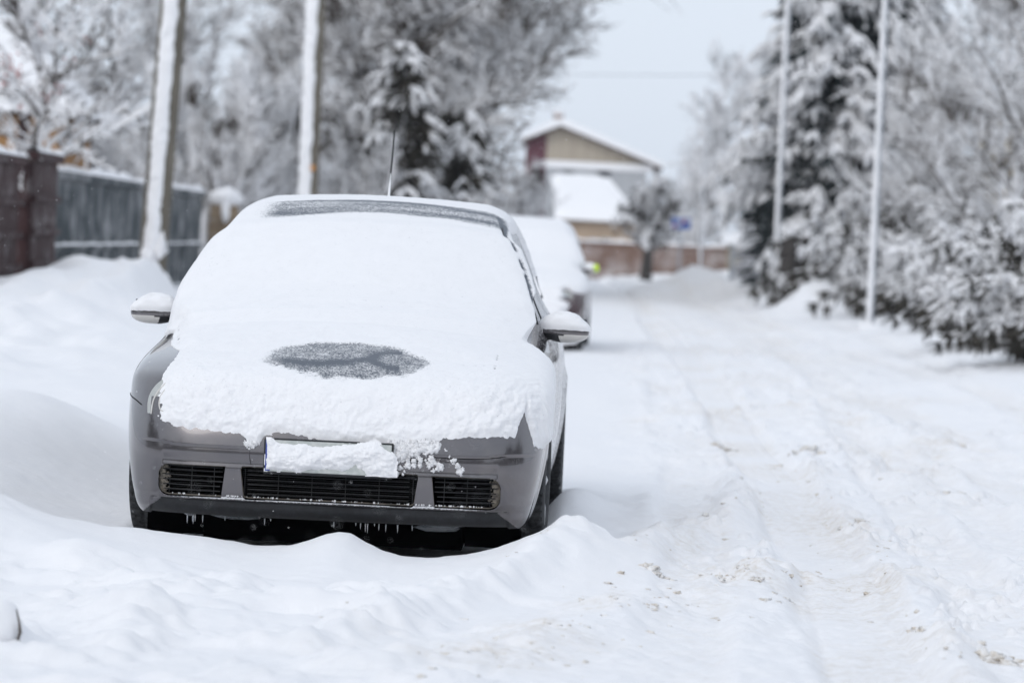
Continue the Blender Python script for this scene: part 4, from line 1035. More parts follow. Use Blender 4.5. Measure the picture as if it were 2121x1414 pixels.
# thicket behind the slate fence
grp = 'snowy bushes behind the fences'
PB = PTm(n=[5, 4, 3], kids=[9, 7], nb=24, b0=.03, el=.95, bl=.5, wob=[.12, .16, .2], ang=[.5, .55], snow=[.018, .017, .015], up=[.06, .05, .03], rmin=.008)
for (px, Y, H, sd_, lb_, bk) in [(165, 66, 3.6, 21, 'fine-twigged snowy bush just right of the orange house', 'bark_grey'), (250, 72, 4.6, 22, 'tall snowy bush with upright twigs left of the near utility pole', 'bark_grey'),
        (400, 70, 4.3, 23, 'snowy bush with upright twigs just right of the near utility pole', 'bark_brown'), (500, 76, 4.9, 24, 'broad whitened bush midway between the two utility poles', 'bark_grey'),
        (590, 80, 4.8, 25, 'whitened bush directly left of the far utility pole', 'bark_grey'), (690, 78, 3.8, 26, 'low snow-laden bush directly right of the far utility pole', 'bark_grey')]:
    deciduous('bush', place(px, Y), H, PB, sd_, lb_, 'bush', grp, bk, trunk_r=.05, trunks=3, spread=.22)
# tall trees far behind on the left
grp = 'tall snowy trees along the left side'
PL = PTm(n=[6, 5, 4], kids=[9, 8], nb=26, b0=.22, el=.45, bl=.38, snow=[.03, .024, .02], rmin=.014)
for (px, Y, H, sd_, lb_, bk, tr) in [(20, 92, 8.5, 31, 'grey snowy tree at the far left behind the rowan', 'bark_grey', .16), (215, 96, 9.5, 32, 'tall dark-limbed tree left of the near utility pole', 'bark_dark', .2), (430, 100, 10, 33, 'tall snowy tree between the two utility poles', 'bark_dark', .2), (590, 98, 9.5, 34, 'tall snowy tree behind the far utility pole', 'bark_grey', .18)]:
    deciduous('deciduous_tree', place(px, Y), H, PL, sd_, lb_, 'tree', grp, bk, tr)
# the big dark tree in the middle, limbs sweeping right
PC = PTm(n=[7, 6, 4], kids=[14, 10], nb=64, b0=.06, el=.35, bl=.46, snow=[.055, .03, .02], wob=[.14, .2, .25], rmin=.020, up=[.03, .02, .0], sk=1.0, limb=.08, pb=.45, pf=.9, prof=lambda t: .36 + .75 * t - .35 * t * t)
deciduous('spreading_tree', place(845, 84), 11.0, PC, 41, 'large dark tree with sweeping snow-lined limbs above the grey car', 'tree', None, 'bark_brown', .26, lean=(.05, 0))
PC2 = PTm(n=[8, 6, 4], kids=[13, 9], nb=50, b0=.46, el=.30, bl=.60, snow=[.05, .028, .018], wob=[.10, .18, .25], rmin=.018, pb=.5, limb=.06, prof=lambda t: .25 + .9 * t - .4 * t * t, up=[.03, .01, -.02])
deciduous('spreading_tree', place(965, 92), 12.0, PC2, 42, 'tree leaning right whose limbs reach towards the open sky', 'tree', None, 'bark_brown', .22, lean=(.12, 0))
deciduous('spreading_tree', place(740, 96), 12.0, PC2, 47, 'tall brown-limbed tree directly right of the far utility pole', 'tree', None, 'bark_brown', .22)
fir('fir_tree', place(825, 78), 5.6, 1.5, 43, 'dark evergreen under the spreading tree behind the car antenna', n=150, needle='needle_g', pad=.045)
fir('fir_tree', place(950, 80), 4.2, 1.5, 44, 'dark evergreen with drooping boughs left of the gabled house', n=150, needle='needle_g', pad=.055)
fir('fir_tree', place(890, 90), 7.6, 2.4, 48, 'dark evergreen standing behind its two lower neighbours', n=200, needle='needle_g', pad=.035)
deciduous('bush', place(1070, 108), 3.7, PB, 45, 'pale frosted bush in front of the maroon wall', 'bush', None, 'bark_grey', .06, 3, spread=.12)
# pale distant trees beside and behind the houses
grp = 'pale distant trees right of the houses'
PF_ = PTm(n=[6, 5, 4], kids=[9, 8], nb=26, b0=.15, el=.5, bl=.30, snow=[.035, .024, .018], rmin=.013)
for (px, Y, H, sd_, lb_) in [(1500, 150, 11.0, 51, 'tallest pale bare tree left of the snowy spruce'), (1420, 165, 6.4, 52, 'faint pale tree directly right of the gabled house'), (1560, 170, 12.5, 53, 'pale tree half hidden by the left side of the spruce'), (1450, 140, 4.2, 54, 'low pale tree behind the blue sign'), (1440, 158, 9.0, 58, 'slender pale tree, its top faint against the open sky'), (1380, 190, 5.2, 57, 'low faint tree beyond the right eave of the gabled house')]:
    deciduous('bare_tree', place(px, Y), H, PF_, sd_, lb_, 'tree', grp, 'bark_grey', .13)
PS = PTm(pb=.2, tsnow=0, n=[5, 4, 3], kids=[9, 7], nb=34, b0=.42, el=.8, bl=.52, snow=[.02, .010, .006], rmin=.024, topup=.6, limb=.06)
st_ = deciduous('pollarded_tree', place(1340, 118), 3.7, PS, 55, 'small brown tree with a thick trunk in front of the brown fence', 'tree', None, 'bark_dark', .24)
mb = MB(); mb.blob((0.05, -.15, 1.55), (.30, .26, .28), 4, 14, 9, .35); mb.build('snow_clump', M['snow_far'], st_, smooth=True)
# right side
fir('spruce_tree', place(1722, 84), 12.0, 3.35, 61, 'large snow-laden spruce behind the two metal poles', n=1000, pad=.11, zb=.19)
fir('spruce_tree', place(1590, 100), 3.7, 1.0, 62, 'low dark spruce beside the white gate', n=130, pad=.07)
fir('spruce_tree', place(1860, 100), 11.5, 2.8, 63, 'tall pale spruce between the metal pole and the right tree', n=620, pad=.10)
PR = PTm(n=[7, 6, 4], kids=[12, 9], nb=34, b0=.18, el=.45, bl=.46, snow=[.030, .016, .010], wob=[.16, .24, .3], rmin=.010)
deciduous('deciduous_tree', place(2085, 62), 8.0, PR, 71, 'dark bare tree with knotted limbs at the right edge', 'tree', None, 'bark_brown', .15, lean=(-.05, 0))
PR2 = PTm(n=[6, 5, 4], kids=[12, 9], nb=30, b0=.15, el=.5, bl=.40, snow=[.026, .018, .013], rmin=.012)
deciduous('deciduous_tree', place(1960, 78), 6.4, PR2, 72, 'greyish snowy tree behind the juniper hedge', 'tree', None, 'bark_brown', .12)
deciduous('deciduous_tree', place(2080, 90), 10.5, PR2, 73, 'tall hazy tree behind the dark right edge tree', 'tree', None, 'bark_brown', .14)
grp = 'snow-covered juniper hedge on the right'
for (px, Y, ex_, H, sd_, lb_, nn) in [(1772, 75, (.5, .7), 2.7, 81, 'leftmost hedge shrub, arching beside the thick dark trunk', 120), (1860, 69, (.65, .8), 3.0, 82, 'second hedge shrub, just behind the nearer metal pole', 120), (1975, 64, (.6, .8), 2.8, 83, 'third hedge shrub, right of the nearer metal pole', 120),
        (2060, 57, (.55, .7), 2.5, 84, 'fourth hedge shrub with heavy snow pads', 120), (2125, 50, (.5, .7), 2.3, 86, 'fifth hedge shrub, third from the right edge', 120), (2180, 44, (.45, .7), 2.15, 87, 'sixth hedge shrub, second from the right edge', 120), (2235, 39, (.45, .7), 2.1, 85, 'nearest hedge shrub at the right edge, dark underneath', 120)]:
    arching_shrub('juniper_shrub', place(px, Y), ex_, H, sd_, lb_, grp, nn)
T = Twigs(); p = place(1640, 71)
tk = tag(empty('tree_stump', p), 'thick dark bare trunk under the leftmost hedge shrub', 'tree trunk')
for (a, b_) in (((0, 0, -.2), (.02, 0, .5)), ((.02, 0, .5), (0, 0, 1.0)), ((0, 0, 1.0), (.03, 0, 1.3))): T.seg(Vector(a), Vector(b_), .24, .21, .0); T.seg(Vector(a) + Vector((.17, .1, 0)), Vector(b_) + Vector((.24, .1, 0)), .15, .11, .0); T.seg(Vector(a) + Vector((-.16, .0, -.1)), Vector(b_) + Vector((-.08, .05, -.1)), .12, .13, .0)
T.build('trunk', [M['bark_dark'], M['bark_dark']], tk)

# ------------------------------------------------------------------ utility poles, metal poles, wire, sign
M['pole'] = noisy('weathered_pole', (.10, .088, .068), (.19, .168, .135), 14, .9, .4, .01, stretch=(1, 1, .12))
M['galv'] = noisy('galvanised_steel', (.30, .32, .35), (.46, .48, .51), 8, .45, .1, .002, metal=.4)
def lumpy_strip(p0, p1, r0_, r1_, name, parent, az=-math.pi / 2, half=.9, thick=.035, seed=1, mt='snow', knob=None):
    """wind-plastered snow along a pole, ragged edges"""
    n, k = 420, 26; t = np.linspace(0, 1, n)[:, None]; a = np.linspace(-1, 1, k)[None, :]
    P0, P1 = np.array(p0), np.array(p1); C = P0[None, None] + (P1 - P0)[None, None] * t[..., None]; L = np.linalg.norm(P1 - P0)
    el = half * (1 + .30 * fbm(t * L * 5, t * 0 + 1.3, o=4, seed=seed)); er = half * (1 + .30 * fbm(t * L * 5, t * 0 + 7.3, o=4, seed=seed + 1))
    el = el + .10 * fbm(t * L * 22, t * 0 + 3.3, o=2, seed=seed + 8); er = er + .10 * fbm(t * L * 22, t * 0 + 5.3, o=2, seed=seed + 9)
    ang = az + np.where(a < 0, a * el, a * er)
    th_ = thick * (1 - np.abs(a) ** 3) * (1 + .6 * fbm(t * L * 7 + 0 * a, a * 1.5, o=4, seed=seed + 2)) + .016 * fbm(t * L * 26 + 0 * a, a * 4, o=3, seed=seed + 3)
    r = (r0_ + (r1_ - r0_) * t) + np.where(np.abs(a) > .98, -.01, th_)
    V = np.stack([C[..., 0] + r * np.cos(ang), C[..., 1] + r * np.sin(ang), C[..., 2] + 0 * ang], -1)
    return mk(name, V.reshape(-1, 3), gridF(n, k), M[mt], parent)
def upole(px0, py0, px1, py1, Y, r0_, r1_, label, seed, az, half, bare=False):
    b = at(px0, py0, Y); t_ = at(px1, py1, Y); d = (t_ - b); b2 = b - d.normalized() * 1.0; t2 = t_ + d.normalized() * 2.5
    o = tag(empty('utility_pole', b2), label, 'utility pole', 'snow-plastered utility poles'); m_ = MB(); e = t2 - b2
    m_.tube([e * x for x in np.linspace(0, 1, 12)], np.linspace(r0_, r1_, 12), 20); m_.build('shaft', M['pole'], o, smooth=True)
    lumpy_strip((0, 0, 0), tuple(e), r0_, r1_, 'snow_strip', o, az, half, .045, seed); return o, b - b2
o1, kb = upole(317, 530, 360, 0, 42.6, .182, .160, 'nearer leaning utility pole plastered with snow behind the tall snowbank', 301, -math.pi / 2 - .12, .60)
mb = MB(); mb.blob(kb + Vector((.10, -.15, .10)), (.085, .07, .15), 2, 18, 12, .7, fr=2.6); mb.blob(kb + Vector((-.05, -.2, .02)), (.08, .06, .10), 5, 12, 8, .4); mb.build('snow_clump', M['snow'], o1, smooth=True)
upole(638, 410, 655, 0, 57.5, .165, .155, 'farther utility pole with a white snow strip and a small orange tag', 311, -math.pi / 2 - .52, .78)
mb = MB(); p = at(648, 348, 57.28); mb.box(p + Vector((-.04, -.02, -.05)), p + Vector((.04, .005, .05)), 0, .008)
mb.build('pole_tag', noisy('orange_tag', (.45, .20, .05), (.55, .26, .08), 20), None); tg = bpy.data.objects['pole_tag']; o2 = bpy.data.objects['utility_pole.001']; tg.parent = o2; tg.location = -o2.location
for (px0, py0, px1, py1, Y, r_, lb_, sd_) in [(1801, 682, 1834, 0, 55, .062, 'nearer slim grey metal pole on the right verge', 321), (1604, 614, 1632, 0, 76, .070, 'farther slim grey metal pole in front of the spruce', 331), (1450, 560, 1463, 180, 112, .055, 'thin distant pole beyond the blue sign', 341)]:
    b = at(px0, py0, Y); t_ = at(px1, py1, Y); d = t_ - b; e = d + d.normalized() * (3.0 if Y < 100 else 0) + d.normalized() * .6; b2 = b - d.normalized() * .6
    o = tag(empty('metal_pole', b2), lb_, 'pole', 'slim metal poles on the right'); m_ = MB(); m_.tube([e * x for x in np.linspace(0, 1, 8)], np.linspace(r_, r_ * .85, 8), 16); m_.build('shaft', M['galv'], o, smooth=True)
    lumpy_strip((0, 0, 0), tuple(e), r_, r_ * .85, 'snow_strip', o, -math.pi / 2 - .5, .75, .012, sd_)
    m_ = MB(); m_.blob(b - b2 + Vector((0, -.1, .02)), (.22, .2, .10), 3, 12, 8, .3); m_.build('snow_clump', M['snow'], o, smooth=True)
mb = MB(); a = at(700, 135, 120); b = at(1700, 152, 100)
pts = [a.lerp(b, t) + Vector((0, 0, -1.2 * 4 * t * (1 - t) * .15)) for t in np.linspace(0, 1, 30)]
mb.tube(pts, .012, 6); tag(mb.build('overhead_wire', M['galv']), 'thin snowy overhead wire crossing the pale sky', 'wire')
# blue road sign
p = at(1411, 462, 108); o = tag(empty('road_sign', (p.x, 108, gz(p.x, 108))), 'small blue sign with red and white marks before the far fence', 'sign'); h_ = p.z - o.location.z
mb = MB(); mb.box((-.30, -.02, h_ - .19), (.30, .02, h_ + .19), 0, .03); mb.build('board', noisy('sign_blue', (.03, .10, .42), (.05, .16, .50), 5, .4), o)
mb = MB(); mb.box((-.20, -.028, h_ - .09), (.02, -.022, h_ + .03)); mb.box((.10, -.028, h_ + .02), (.26, -.022, h_ + .13)); mb.build('sign_mark', mat('sign_white', (.6, .62, .68), .5)[0], o)
mb = MB(); mb.box((.03, -.030, h_ - .02), (.13, -.022, h_ + .10)); mb.box((-.26, -.030, h_ - .14), (-.14, -.022, h_ - .06)); mb.build('sign_mark', mat('sign_red', (.45, .08, .14), .5)[0], o)
mb = MB(); mb.tube([(0, .05, -.2), (0, .05, h_ + .15)], .035, 10); mb.build('post', M['galv'], o, smooth=True)
mb = MB(); mb.blob((0, 0, h_ + .20), (.30, .05, .05), 4, 18, 8, .3); mb.build('snow_cap', M['snow'], o, smooth=True)

# ------------------------------------------------------------------ fences and gate post on the left
def frost_wood(name, c1, c2, amt=.5, sc_=3.0, seedv=0):
    m_, n, l, b = mat(name, c1, .8); g = nd_noise(n, l, 5, 4, stretch=(1, 1, .15)); w = nd_noise(n, l, sc_, 5, .65); w2 = nd_noise(n, l, 60, 4, .7)
    base = nd_ramp(n, l, g, [(.3, c1), (.7, c2)])
    f = nd_math(n, l, 'ADD', nd_math(n, l, 'MULTIPLY', w, .7), nd_math(n, l, 'MULTIPLY', w2, .3))
    f = nd_ramp(n, l, f, [(.52 - .12 * amt, (0, 0, 0)), (.72 - .10 * amt, (1, 1, 1))])
    l.new(nd_mix(n, l, nd_math(n, l, 'MULTIPLY', f, .45), base, SNOWC), b.inputs['Base Color']); nd_bump(n, l, b, w2, .3, .01); return m_
M['fence_brown'] = frost_wood('frosted_brown_boards', (.026, .008, .009), (.048, .016, .016), -.1, 2.0)
M['fence_slate'] = frost_wood('frosted_slate_boards', (.012, .021, .027), (.024, .038, .046), .42, 1.3)
M['fence_far'] = frost_wood('brown_picket', (.13, .075, .055), (.21, .13, .10), .5, 1.2)
FX = -6.15
def fence_run(name, y0, y1, x0, x1, top, mt, label, rails=(), pitch=.24, ledge=None, z0=0.0, cap=.1, vary=0, mods=()):
    o = tag(empty(name, (x0, y0, 0)), label, 'fence'); L = math.hypot(x1 - x0, y1 - y0); o.rotation_euler = (0, 0, math.atan2(y1 - y0, x1 - x0))
    rg = random.Random(int(y0 * 10)); n = int(L / pitch)
    bd = MB()
    for i in range(n):
        a = i * pitch; z1 = top - .02 + rg.uniform(-.004, .004); bd.box((a + .006, -.012 + rg.uniform(-.003, .003), z0), (a + pitch - .006, .012, z1), 0, .004)
    bd.build('boards', M[mt], o)
    for zr in rails:
        r_ = MB(); r_.box((0, -.06, zr - .04), (L, -.0135, zr + .04), 0, .006); r_.build('rail', M[mt], o)
        if 'brown' in mt: continue
        A_, B_ = np.meshgrid(np.linspace(0, L, 200), np.linspace(0, 1, 8), indexing='ij')
        hh = .05 * np.sin(B_ * math.pi) ** .6 * (.7 + .6 * fbm(A_ * 3, 0.5, o=3, seed=int(zr * 100)))
        V = np.stack([A_, -.08 + B_ * .075, zr + .036 + hh], -1); mk('rail_snow', V.reshape(-1, 3), gridF(200, 8), M['snow'], o)
    r_ = MB(); r_.box((-.02, -.075, top - .11), (L + .02, .075, top + .0), 0, .01); r_.build('cap_board', M[mt], o)
    A_, B_ = np.meshgrid(np.linspace(-.02, L + .02, 400), np.linspace(0, 1, 12), indexing='ij')
    k = .35 + .9 * np.clip(fbm(A_ * 1.6, 0.5, o=4, seed=int(y0)) + .35, 0, 1)
    for (a0, a1, kk) in mods: k = np.where((A_ > a0) & (A_ < a1), k * kk, k)
    V = np.stack([A_, -.085 + B_ * .17, top - .006 + cap * np.sin(B_ * math.pi) ** .5 * k], -1); mk('snow_cap', V.reshape(-1, 3), gridF(400, 12), M['snow'], o)
    ps = MB()
    for a in np.arange(0, L + .1, 2.4):
        q = MB(); q.box((a - .05, .014, 0), (a + .05, .11, top - .12)); q.build('post', M[mt], o)
    return o
# brown fence: two panels stepping
q0 = at(-40, 320, 36.5); q1 = at(38, 322, 38.6); q2 = at(112, 325, 40.6)
fence_run('board_fence', 33.0, 42.3, FX, FX, 2.12, 'fence_brown', 'dark red-brown board fence panel at the left edge of the picture', rails=(.75, 1.15, 1.55), pitch=.3)
fence_run('board_fence', 42.32, 44.7, FX + .12, FX + .12, 2.20, 'fence_brown', 'dark red-brown board fence panel next to the slate fence', rails=(.8, 1.2, 1.62), pitch=.3)
fence_run('slate_fence', 44.8, 67.0, FX, FX - .05, 2.02, 'fence_slate', 'frosted slate-blue board fence with a snowy ledge behind the snowbank', rails=(.98,), pitch=.34, cap=.12)
# stone gate post
gp = at(462, 470, 67.5); o = tag(empty('gate_post', (gp.x, 67.6, 0)), 'brown stone gate post capped with a lump of snow', 'gate post')
mb = MB(); zt = at(462, 425, 67.5).z
for k in range(6): mb.box((-.27 + .01 * (k % 2), -.25, zt * k / 6 + .005), (.27 - .01 * ((k + 1) % 2), .25, zt * (k + 1) / 6 - .005), 0, .02)
mb.build('masonry', noisy('post_stone', (.16, .115, .075), (.30, .23, .16), 6, .9, .5, .02), o)
mb = MB(); mb.blob((0, 0, zt + .13), (.34, .32, .20), 8, 20, 12, .3); mb.blob((.05, -.27, zt - .1), (.08, .06, .25), 9, 12, 9, .3); mb.build('snow_cap', M['snow'], o, smooth=True)
mb = MB(); mb.blob((-.38, -.1, zt * .5), (.09, .12, zt * .5), 3, 12, 14, .2); mb.build('snow_drift', M['snow'], o, smooth=True)

# ------------------------------------------------------------------ houses
def wallmat(name, c1, c2, sc_=4, st=None): return noisy(name, c1, c2, sc_, .85, .25, .01, stretch=st)
# orange timber house on the far left: hip roof facing the street, thick with snow
Y0 = 60.0; pe = at(178, 238, Y0); pr = at(52, 58, Y0 + 2.4); wl_ = at(120, 300, Y0 + .5)
o = tag(empty('timber_house', (wl_.x, Y0, 0)), 'orange timber house with a steep white roof behind the brown fence', 'house'); ox = wl_.x
mb = MB(); mb.box((-5, .5, 0), (0, 5.0, pe.z + .1)); mb.build('wall', wallmat('orange_boards', (.36, .19, .075), (.46, .26, .12), 5, (1, 1, 6)), o)
ex, rx, ez, rz_ = pe.x - ox, pr.x - ox, pe.z, pr.z
def hip(z0_, z1_, grow_, name, mt_):
    V = [(-5.5, -grow_, z0_), (ex + grow_, -grow_, z0_), (ex + grow_, 5.4, z0_), (-5.5, 5.4, z0_), (-5.5, 2.4, z1_), (rx, 2.4, z1_)]
    mk(name, V, [(0, 1, 5, 4), (1, 2, 5), (2, 3, 4, 5), (3, 2, 1, 0)], mt_, o, smooth=False)
hip(ez - .05, rz_ - .2, 0, 'roof', noisy('dark_fascia', (.04, .03, .028), (.07, .05, .045), 8))
A_, B_ = np.meshgrid(np.linspace(0, 1, 40), np.linspace(0, 1, 30), indexing='ij')
xr_ = ex + .04 + (rx - ex) * B_; xx = -5.5 + (xr_ + 5.5) * A_; zz = ez + .01 + (rz_ - ez) * B_ + .16 * np.clip(B_ * 14, 0, 1) * ss(1.0, .97, A_) + .04 * fbm(xx * 1.5, B_ * 3, o=3, seed=402)
mk('roof_snow', np.stack([xx, -.04 + 2.4 * B_, zz], -1).reshape(-1, 3), gridF(40, 30), M['snow'], o)
hip(ez - .01, rz_ + .02, .03, 'roof_snow', M['snow'])
for xx in (-.62, -2.2):
    mb = MB(); mb.box((xx - .09, .44, 0), (xx + .09, .497, ez - .06)); mb.build('corner_post', M['fence_brown'], o)
mb = MB(); mb.box((-1.75, .46, 1.2), (-.95, .496, 2.6), 0, .02); mb.build('window', mat('dark_pane', (.03, .035, .04), .1)[0], o)
# gabled two-storey house at the end of the road
YG = 175.0
def G(px, py, dy=0): p = at(px, py, YG + dy); return (p.x, p.z)
o = tag(empty('gabled_house', (at(1160, 400, YG).x, YG, 0)), 'beige gabled house with a maroon end and white band under the roof', 'house'); ox = o.location.x
def g2(px, py): x, z = G(px, py); return (x - ox, z)
ap = g2(1161, 262); re = g2(1372, 350); le = g2(1082, 292); cL = g2(1128, 400)[0]; cR = g2(1338, 400)[0]; cl2 = g2(1086, 400)[0]
zb = g2(1130, 332)[1]; zb2 = g2(1130, 347)[1]
slr = (ap[1] - re[1]) / (re[0] - ap[0]); sll = (ap[1] - le[1]) / (ap[0] - le[0])
M['beige'] = wallmat('beige_cladding', (.36, .31, .25), (.44, .385, .31), .7, (6, 1, .3)); M['greyw'] = wallmat('grey_cladding', (.36, .37, .385), (.43, .44, .455), .8, (6, 1, .3))
M['maroonw'] = wallmat('maroon_cladding', (.095, .030, .042), (.13, .045, .06), .8)
mb = MB(); mb.prism([(cL, zb), (cR, zb), (cR, ap[1] - slr * (cR - ap[0])), (ap[0], ap[1] - .1), (cL, ap[1] - .1 - sll * (ap[0] - cL))], 1, 0, 9); mb.build('gable_wall', M['beige'], o)
mb = MB(); mb.box((cL, -.001, 0), (cR, 8.9, zb2)); mb.build('wall', M['greyw'], o)
mb = MB(); mb.box((cL - .05, -.15, zb2), (cR + .3, .0, zb), 0, .02); mb.build('band', M['snow_far'], o)
mb = MB(); mb.prism([(cl2, 0), (cL - .005, 0), (cL - .005, ap[1] - .15 - sll * (ap[0] - cL)), (cl2, ap[1] - .15 - sll * (ap[0] - cl2))], 1, .05, 9); mb.build('end_wall', M['maroonw'], o)
mb = MB()
mb.prism([(ap[0], ap[1] - .08), (re[0], re[1] - .08), (re[0], re[1] + .04), (ap[0], ap[1] + .05)], 1, -.6, 9.5); mb.prism([(ap[0], ap[1] - .08), (le[0], le[1] - .08), (le[0], le[1] + .04), (ap[0], ap[1] + .05)], 1, -.6, 9.5)
mb.build('roof', noisy('brown_eave', (.09, .07, .06), (.13, .10, .09), 4), o)
mb = MB(); t_ = .38
mb.prism([(ap[0], ap[1] + .055), (re[0] + .05, re[1] + .045), (re[0] + .02, re[1] + t_ * .8), (ap[0] + .3, ap[1] + t_ - .05), (ap[0], ap[1] + t_)], 1, -.65, 9.6)
mb.prism([(ap[0], ap[1] + .055), (le[0] - .05, le[1] + .045), (le[0] - .02, le[1] + t_ * .8), (ap[0] - .3, ap[1] + t_ - .05), (ap[0], ap[1] + t_)], 1, -.65, 9.6)
mb.build('roof_snow', M['snow_far'], o)
mb = MB(); mb.box((-.35 + ap[0], 3, ap[1] - .2), (.15 + ap[0], 3.5, ap[1] + .75), 0, .03); mb.build('chimney', noisy('chimney_brick', (.24, .17, .14), (.34, .26, .22), 5), o)
mb = MB(); mb.blob((ap[0] - .1, 3.25, ap[1] + .85), (.36, .36, .18), 3, 14, 8, .2); mb.build('chimney_snow', M['snow_far'], o, smooth=True)
for (px, py) in ((1250, 366), (1175, 366)):
    q = g2(px, py); mb = MB(); mb.box((q[0] - .38, -.05, q[1] - .5), (q[0] + .38, -.004, q[1] + .35), 0, .02); w_ = mb.build('window', mat('window_frame', (.3, .3, .31), .5)[0], o)
    mb = MB(); mb.box((q[0] - .3, -.06, q[1] - .42), (q[0] + .3, -.052, q[1] + .27)); mb.build('pane', mat('window_pane', (.03, .035, .045), .08)[0], w_)
# outbuilding with a thick white hip roof
YO = 140.0; ox = at(1235, 460, YO).x
o = tag(empty('outbuilding', (ox, YO, 0)), 'low tan outbuilding under a smooth thick snow roof', 'shed')
def g3(px, py): p = at(px, py, YO); return (p.x - ox, p.z)
w0 = g3(1166, 470)[0]; w1 = g3(1318, 470)[0]; ze = g3(1240, 458)[1]
mb = MB(); mb.box((w0, 0, 0), (w1, 4.2, ze + .15)); mb.build('wall', wallmat('tan_render', (.40, .30, .215), (.47, .36, .265), 1.2), o)
mb = MB(); mb.box((w0 - .35, -.45, ze - .06), (w1 + .2, 4.6, ze + .02), 0, .01); mb.build('eave', noisy('dark_eave', (.12, .09, .07), (.18, .14, .11), 4), o)
e0 = g3(1148, 455); e1 = g3(1330, 440); r0p = g3(1143, 368); r1p = g3(1258, 374)
zt = r0p[1]
V = []; n1, n2 = 40, 30
A_, B_ = np.meshgrid(np.linspace(0, 1, n1), np.linspace(0, 1, n2), indexing='ij')
xl = e0[0] + (r0p[0] - e0[0]) * B_; xr = e1[0] + .03 + (r1p[0] - e1[0]) * B_ ** .9
xx = xl + (xr - xl) * A_; zz = ze + .05 + (zt - ze - .05) * B_ ** .93; yy = -.55 + 2.9 * B_
ed = np.minimum(A_, 1 - A_) ; zz = zz + .0 + .28 * np.clip(np.sin(np.clip(B_ * 8, 0, 1.57)), 0, 1) * ss(0, .12, ed) - .05 + .03 * fbm(xx * 1.2, yy * 1.2, o=3, seed=401)
mk('roof_snow', np.stack([xx, yy, zz], -1).reshape(-1, 3), gridF(n1, n2), M['snow_far'], o)
mk('roof', np.array([(e0[0], -.5, ze + .03), (e1[0], -.5, ze + .03), (e1[0], 4.6, ze + .03), (e0[0], 4.6, ze + .03), (r0p[0], 2.3, zt - .2), (r1p[0] - .5, 2.3, zt - .2)]), [(0, 1, 5, 4), (2, 3, 4, 5), (3, 0, 4)], noisy('roof_sheet', (.2, .2, .2), (.3, .3, .3), 4), o, smooth=False)
mk('roof_snow', np.array([(e1[0] + .10, -.56, ze + .04), (e1[0] + .14, 4.6, ze + .2), (r1p[0] + .12, 2.35, zt + .16), (e0[0], 4.6, ze + .2), (r0p[0], 2.35, zt + .16), (e0[0], -.53, ze + .02)]), [(0, 1, 2), (1, 3, 4, 2), (5, 0, 2, 4)], M['snow_far'], o, smooth=False)
for px in (1229, 1256):
    q = g3(px, 506); mb = MB(); mb.box((q[0] - .24, -.06, q[1] - .25), (q[0] + .24, -.004, q[1] + .25), 0, .02); w_ = mb.build('window', mat('white_frame', (.6, .6, .6), .5)[0], o)
    mb = MB(); mb.box((q[0] - .18, -.07, q[1] - .19), (q[0] + .18, -.062, q[1] + .19)); mb.build('pane', mat('grey_pane', (.05, .06, .07), .1)[0], w_)
# brown fence across the end of the road
a = at(1190, 575, 128); b = at(1500, 575, 126)
fence_run('picket_fence', 128.5, 126.5, a.x, b.x + .8, .0 + 1.42, 'fence_far', 'long brown board fence across the far end of the road', rails=(), pitch=.3, cap=.12)
# white picket gate with posts on the right
p0 = at(1514, 580, 92); o = tag(empty('picket_gate', (p0.x, 92, gz(p0.x, 92) - .1)), 'small pale picket gate between posts beside the low spruce', 'gate')
for xx in (0, .66):
    mb = MB(); mb.box((xx - .06, -.06, 0), (xx + .06, .06, 1.05), 0, .01); mb.build('post', M['galv'], o)
mb = MB()
for i in range(9): mb.box((.09 + i * .058, -.015, .15), (.125 + i * .058, .015, .95), 0, .004)
mb.box((.06, .016, .3), (.60, .04, .36)); mb.box((.06, .016, .75), (.60, .04, .81)); mb.build('pickets', mat('white_pickets', (.55, .55, .58), .6)[0], o)
mb = MB(); mb.blob((.33, 0, 1.02), (.36, .08, .08), 3, 16, 8, .3); mb.build('snow_cap', M['snow'], o, smooth=True)
# yellowish low building glimpsed behind the spruce
p0 = at(1585, 560, 125); o = tag(empty('low_building', (p0.x, 125, 0)), 'low yellowish building glimpsed under the spruce boughs', 'shed')
mb = MB(); mb.box((-1.3, 0, 0), (1.3, 3, 1.55), 0, .02); mb.build('wall', wallmat('yellow_render', (.30, .26, .17), (.38, .33, .23), 2), o)
mb = MB(); mb.prism([(-1.5, 1.56), (1.5, 1.56), (1.2, 1.95), (0, 2.1), (-1.2, 1.95)], 1, -.2, 3.2); mb.build('roof_snow', M['snow_far'], o)
# house wall glimpsed behind the trees at the right edge
p0 = at(2110, 290, 100); o = tag(empty('yellow_house', (p0.x + .6, 100, 0)), 'pale yellow house wall glimpsed behind the right edge trees', 'house')
mb = MB(); mb.box((-1.2, 0, 0), (3, 5, p0.z + .6)); mb.build('wall', wallmat('pale_yellow', (.42, .34, .22), (.48, .40, .27), 2), o)
mb = MB(); mb.prism([(-1.5, p0.z + .6), (3.3, p0.z + .6), (2.2, p0.z + 1.8), (-.4, p0.z + 1.8)], 1, -.3, 5.3); mb.build('roof_snow', M['snow_far'], o)

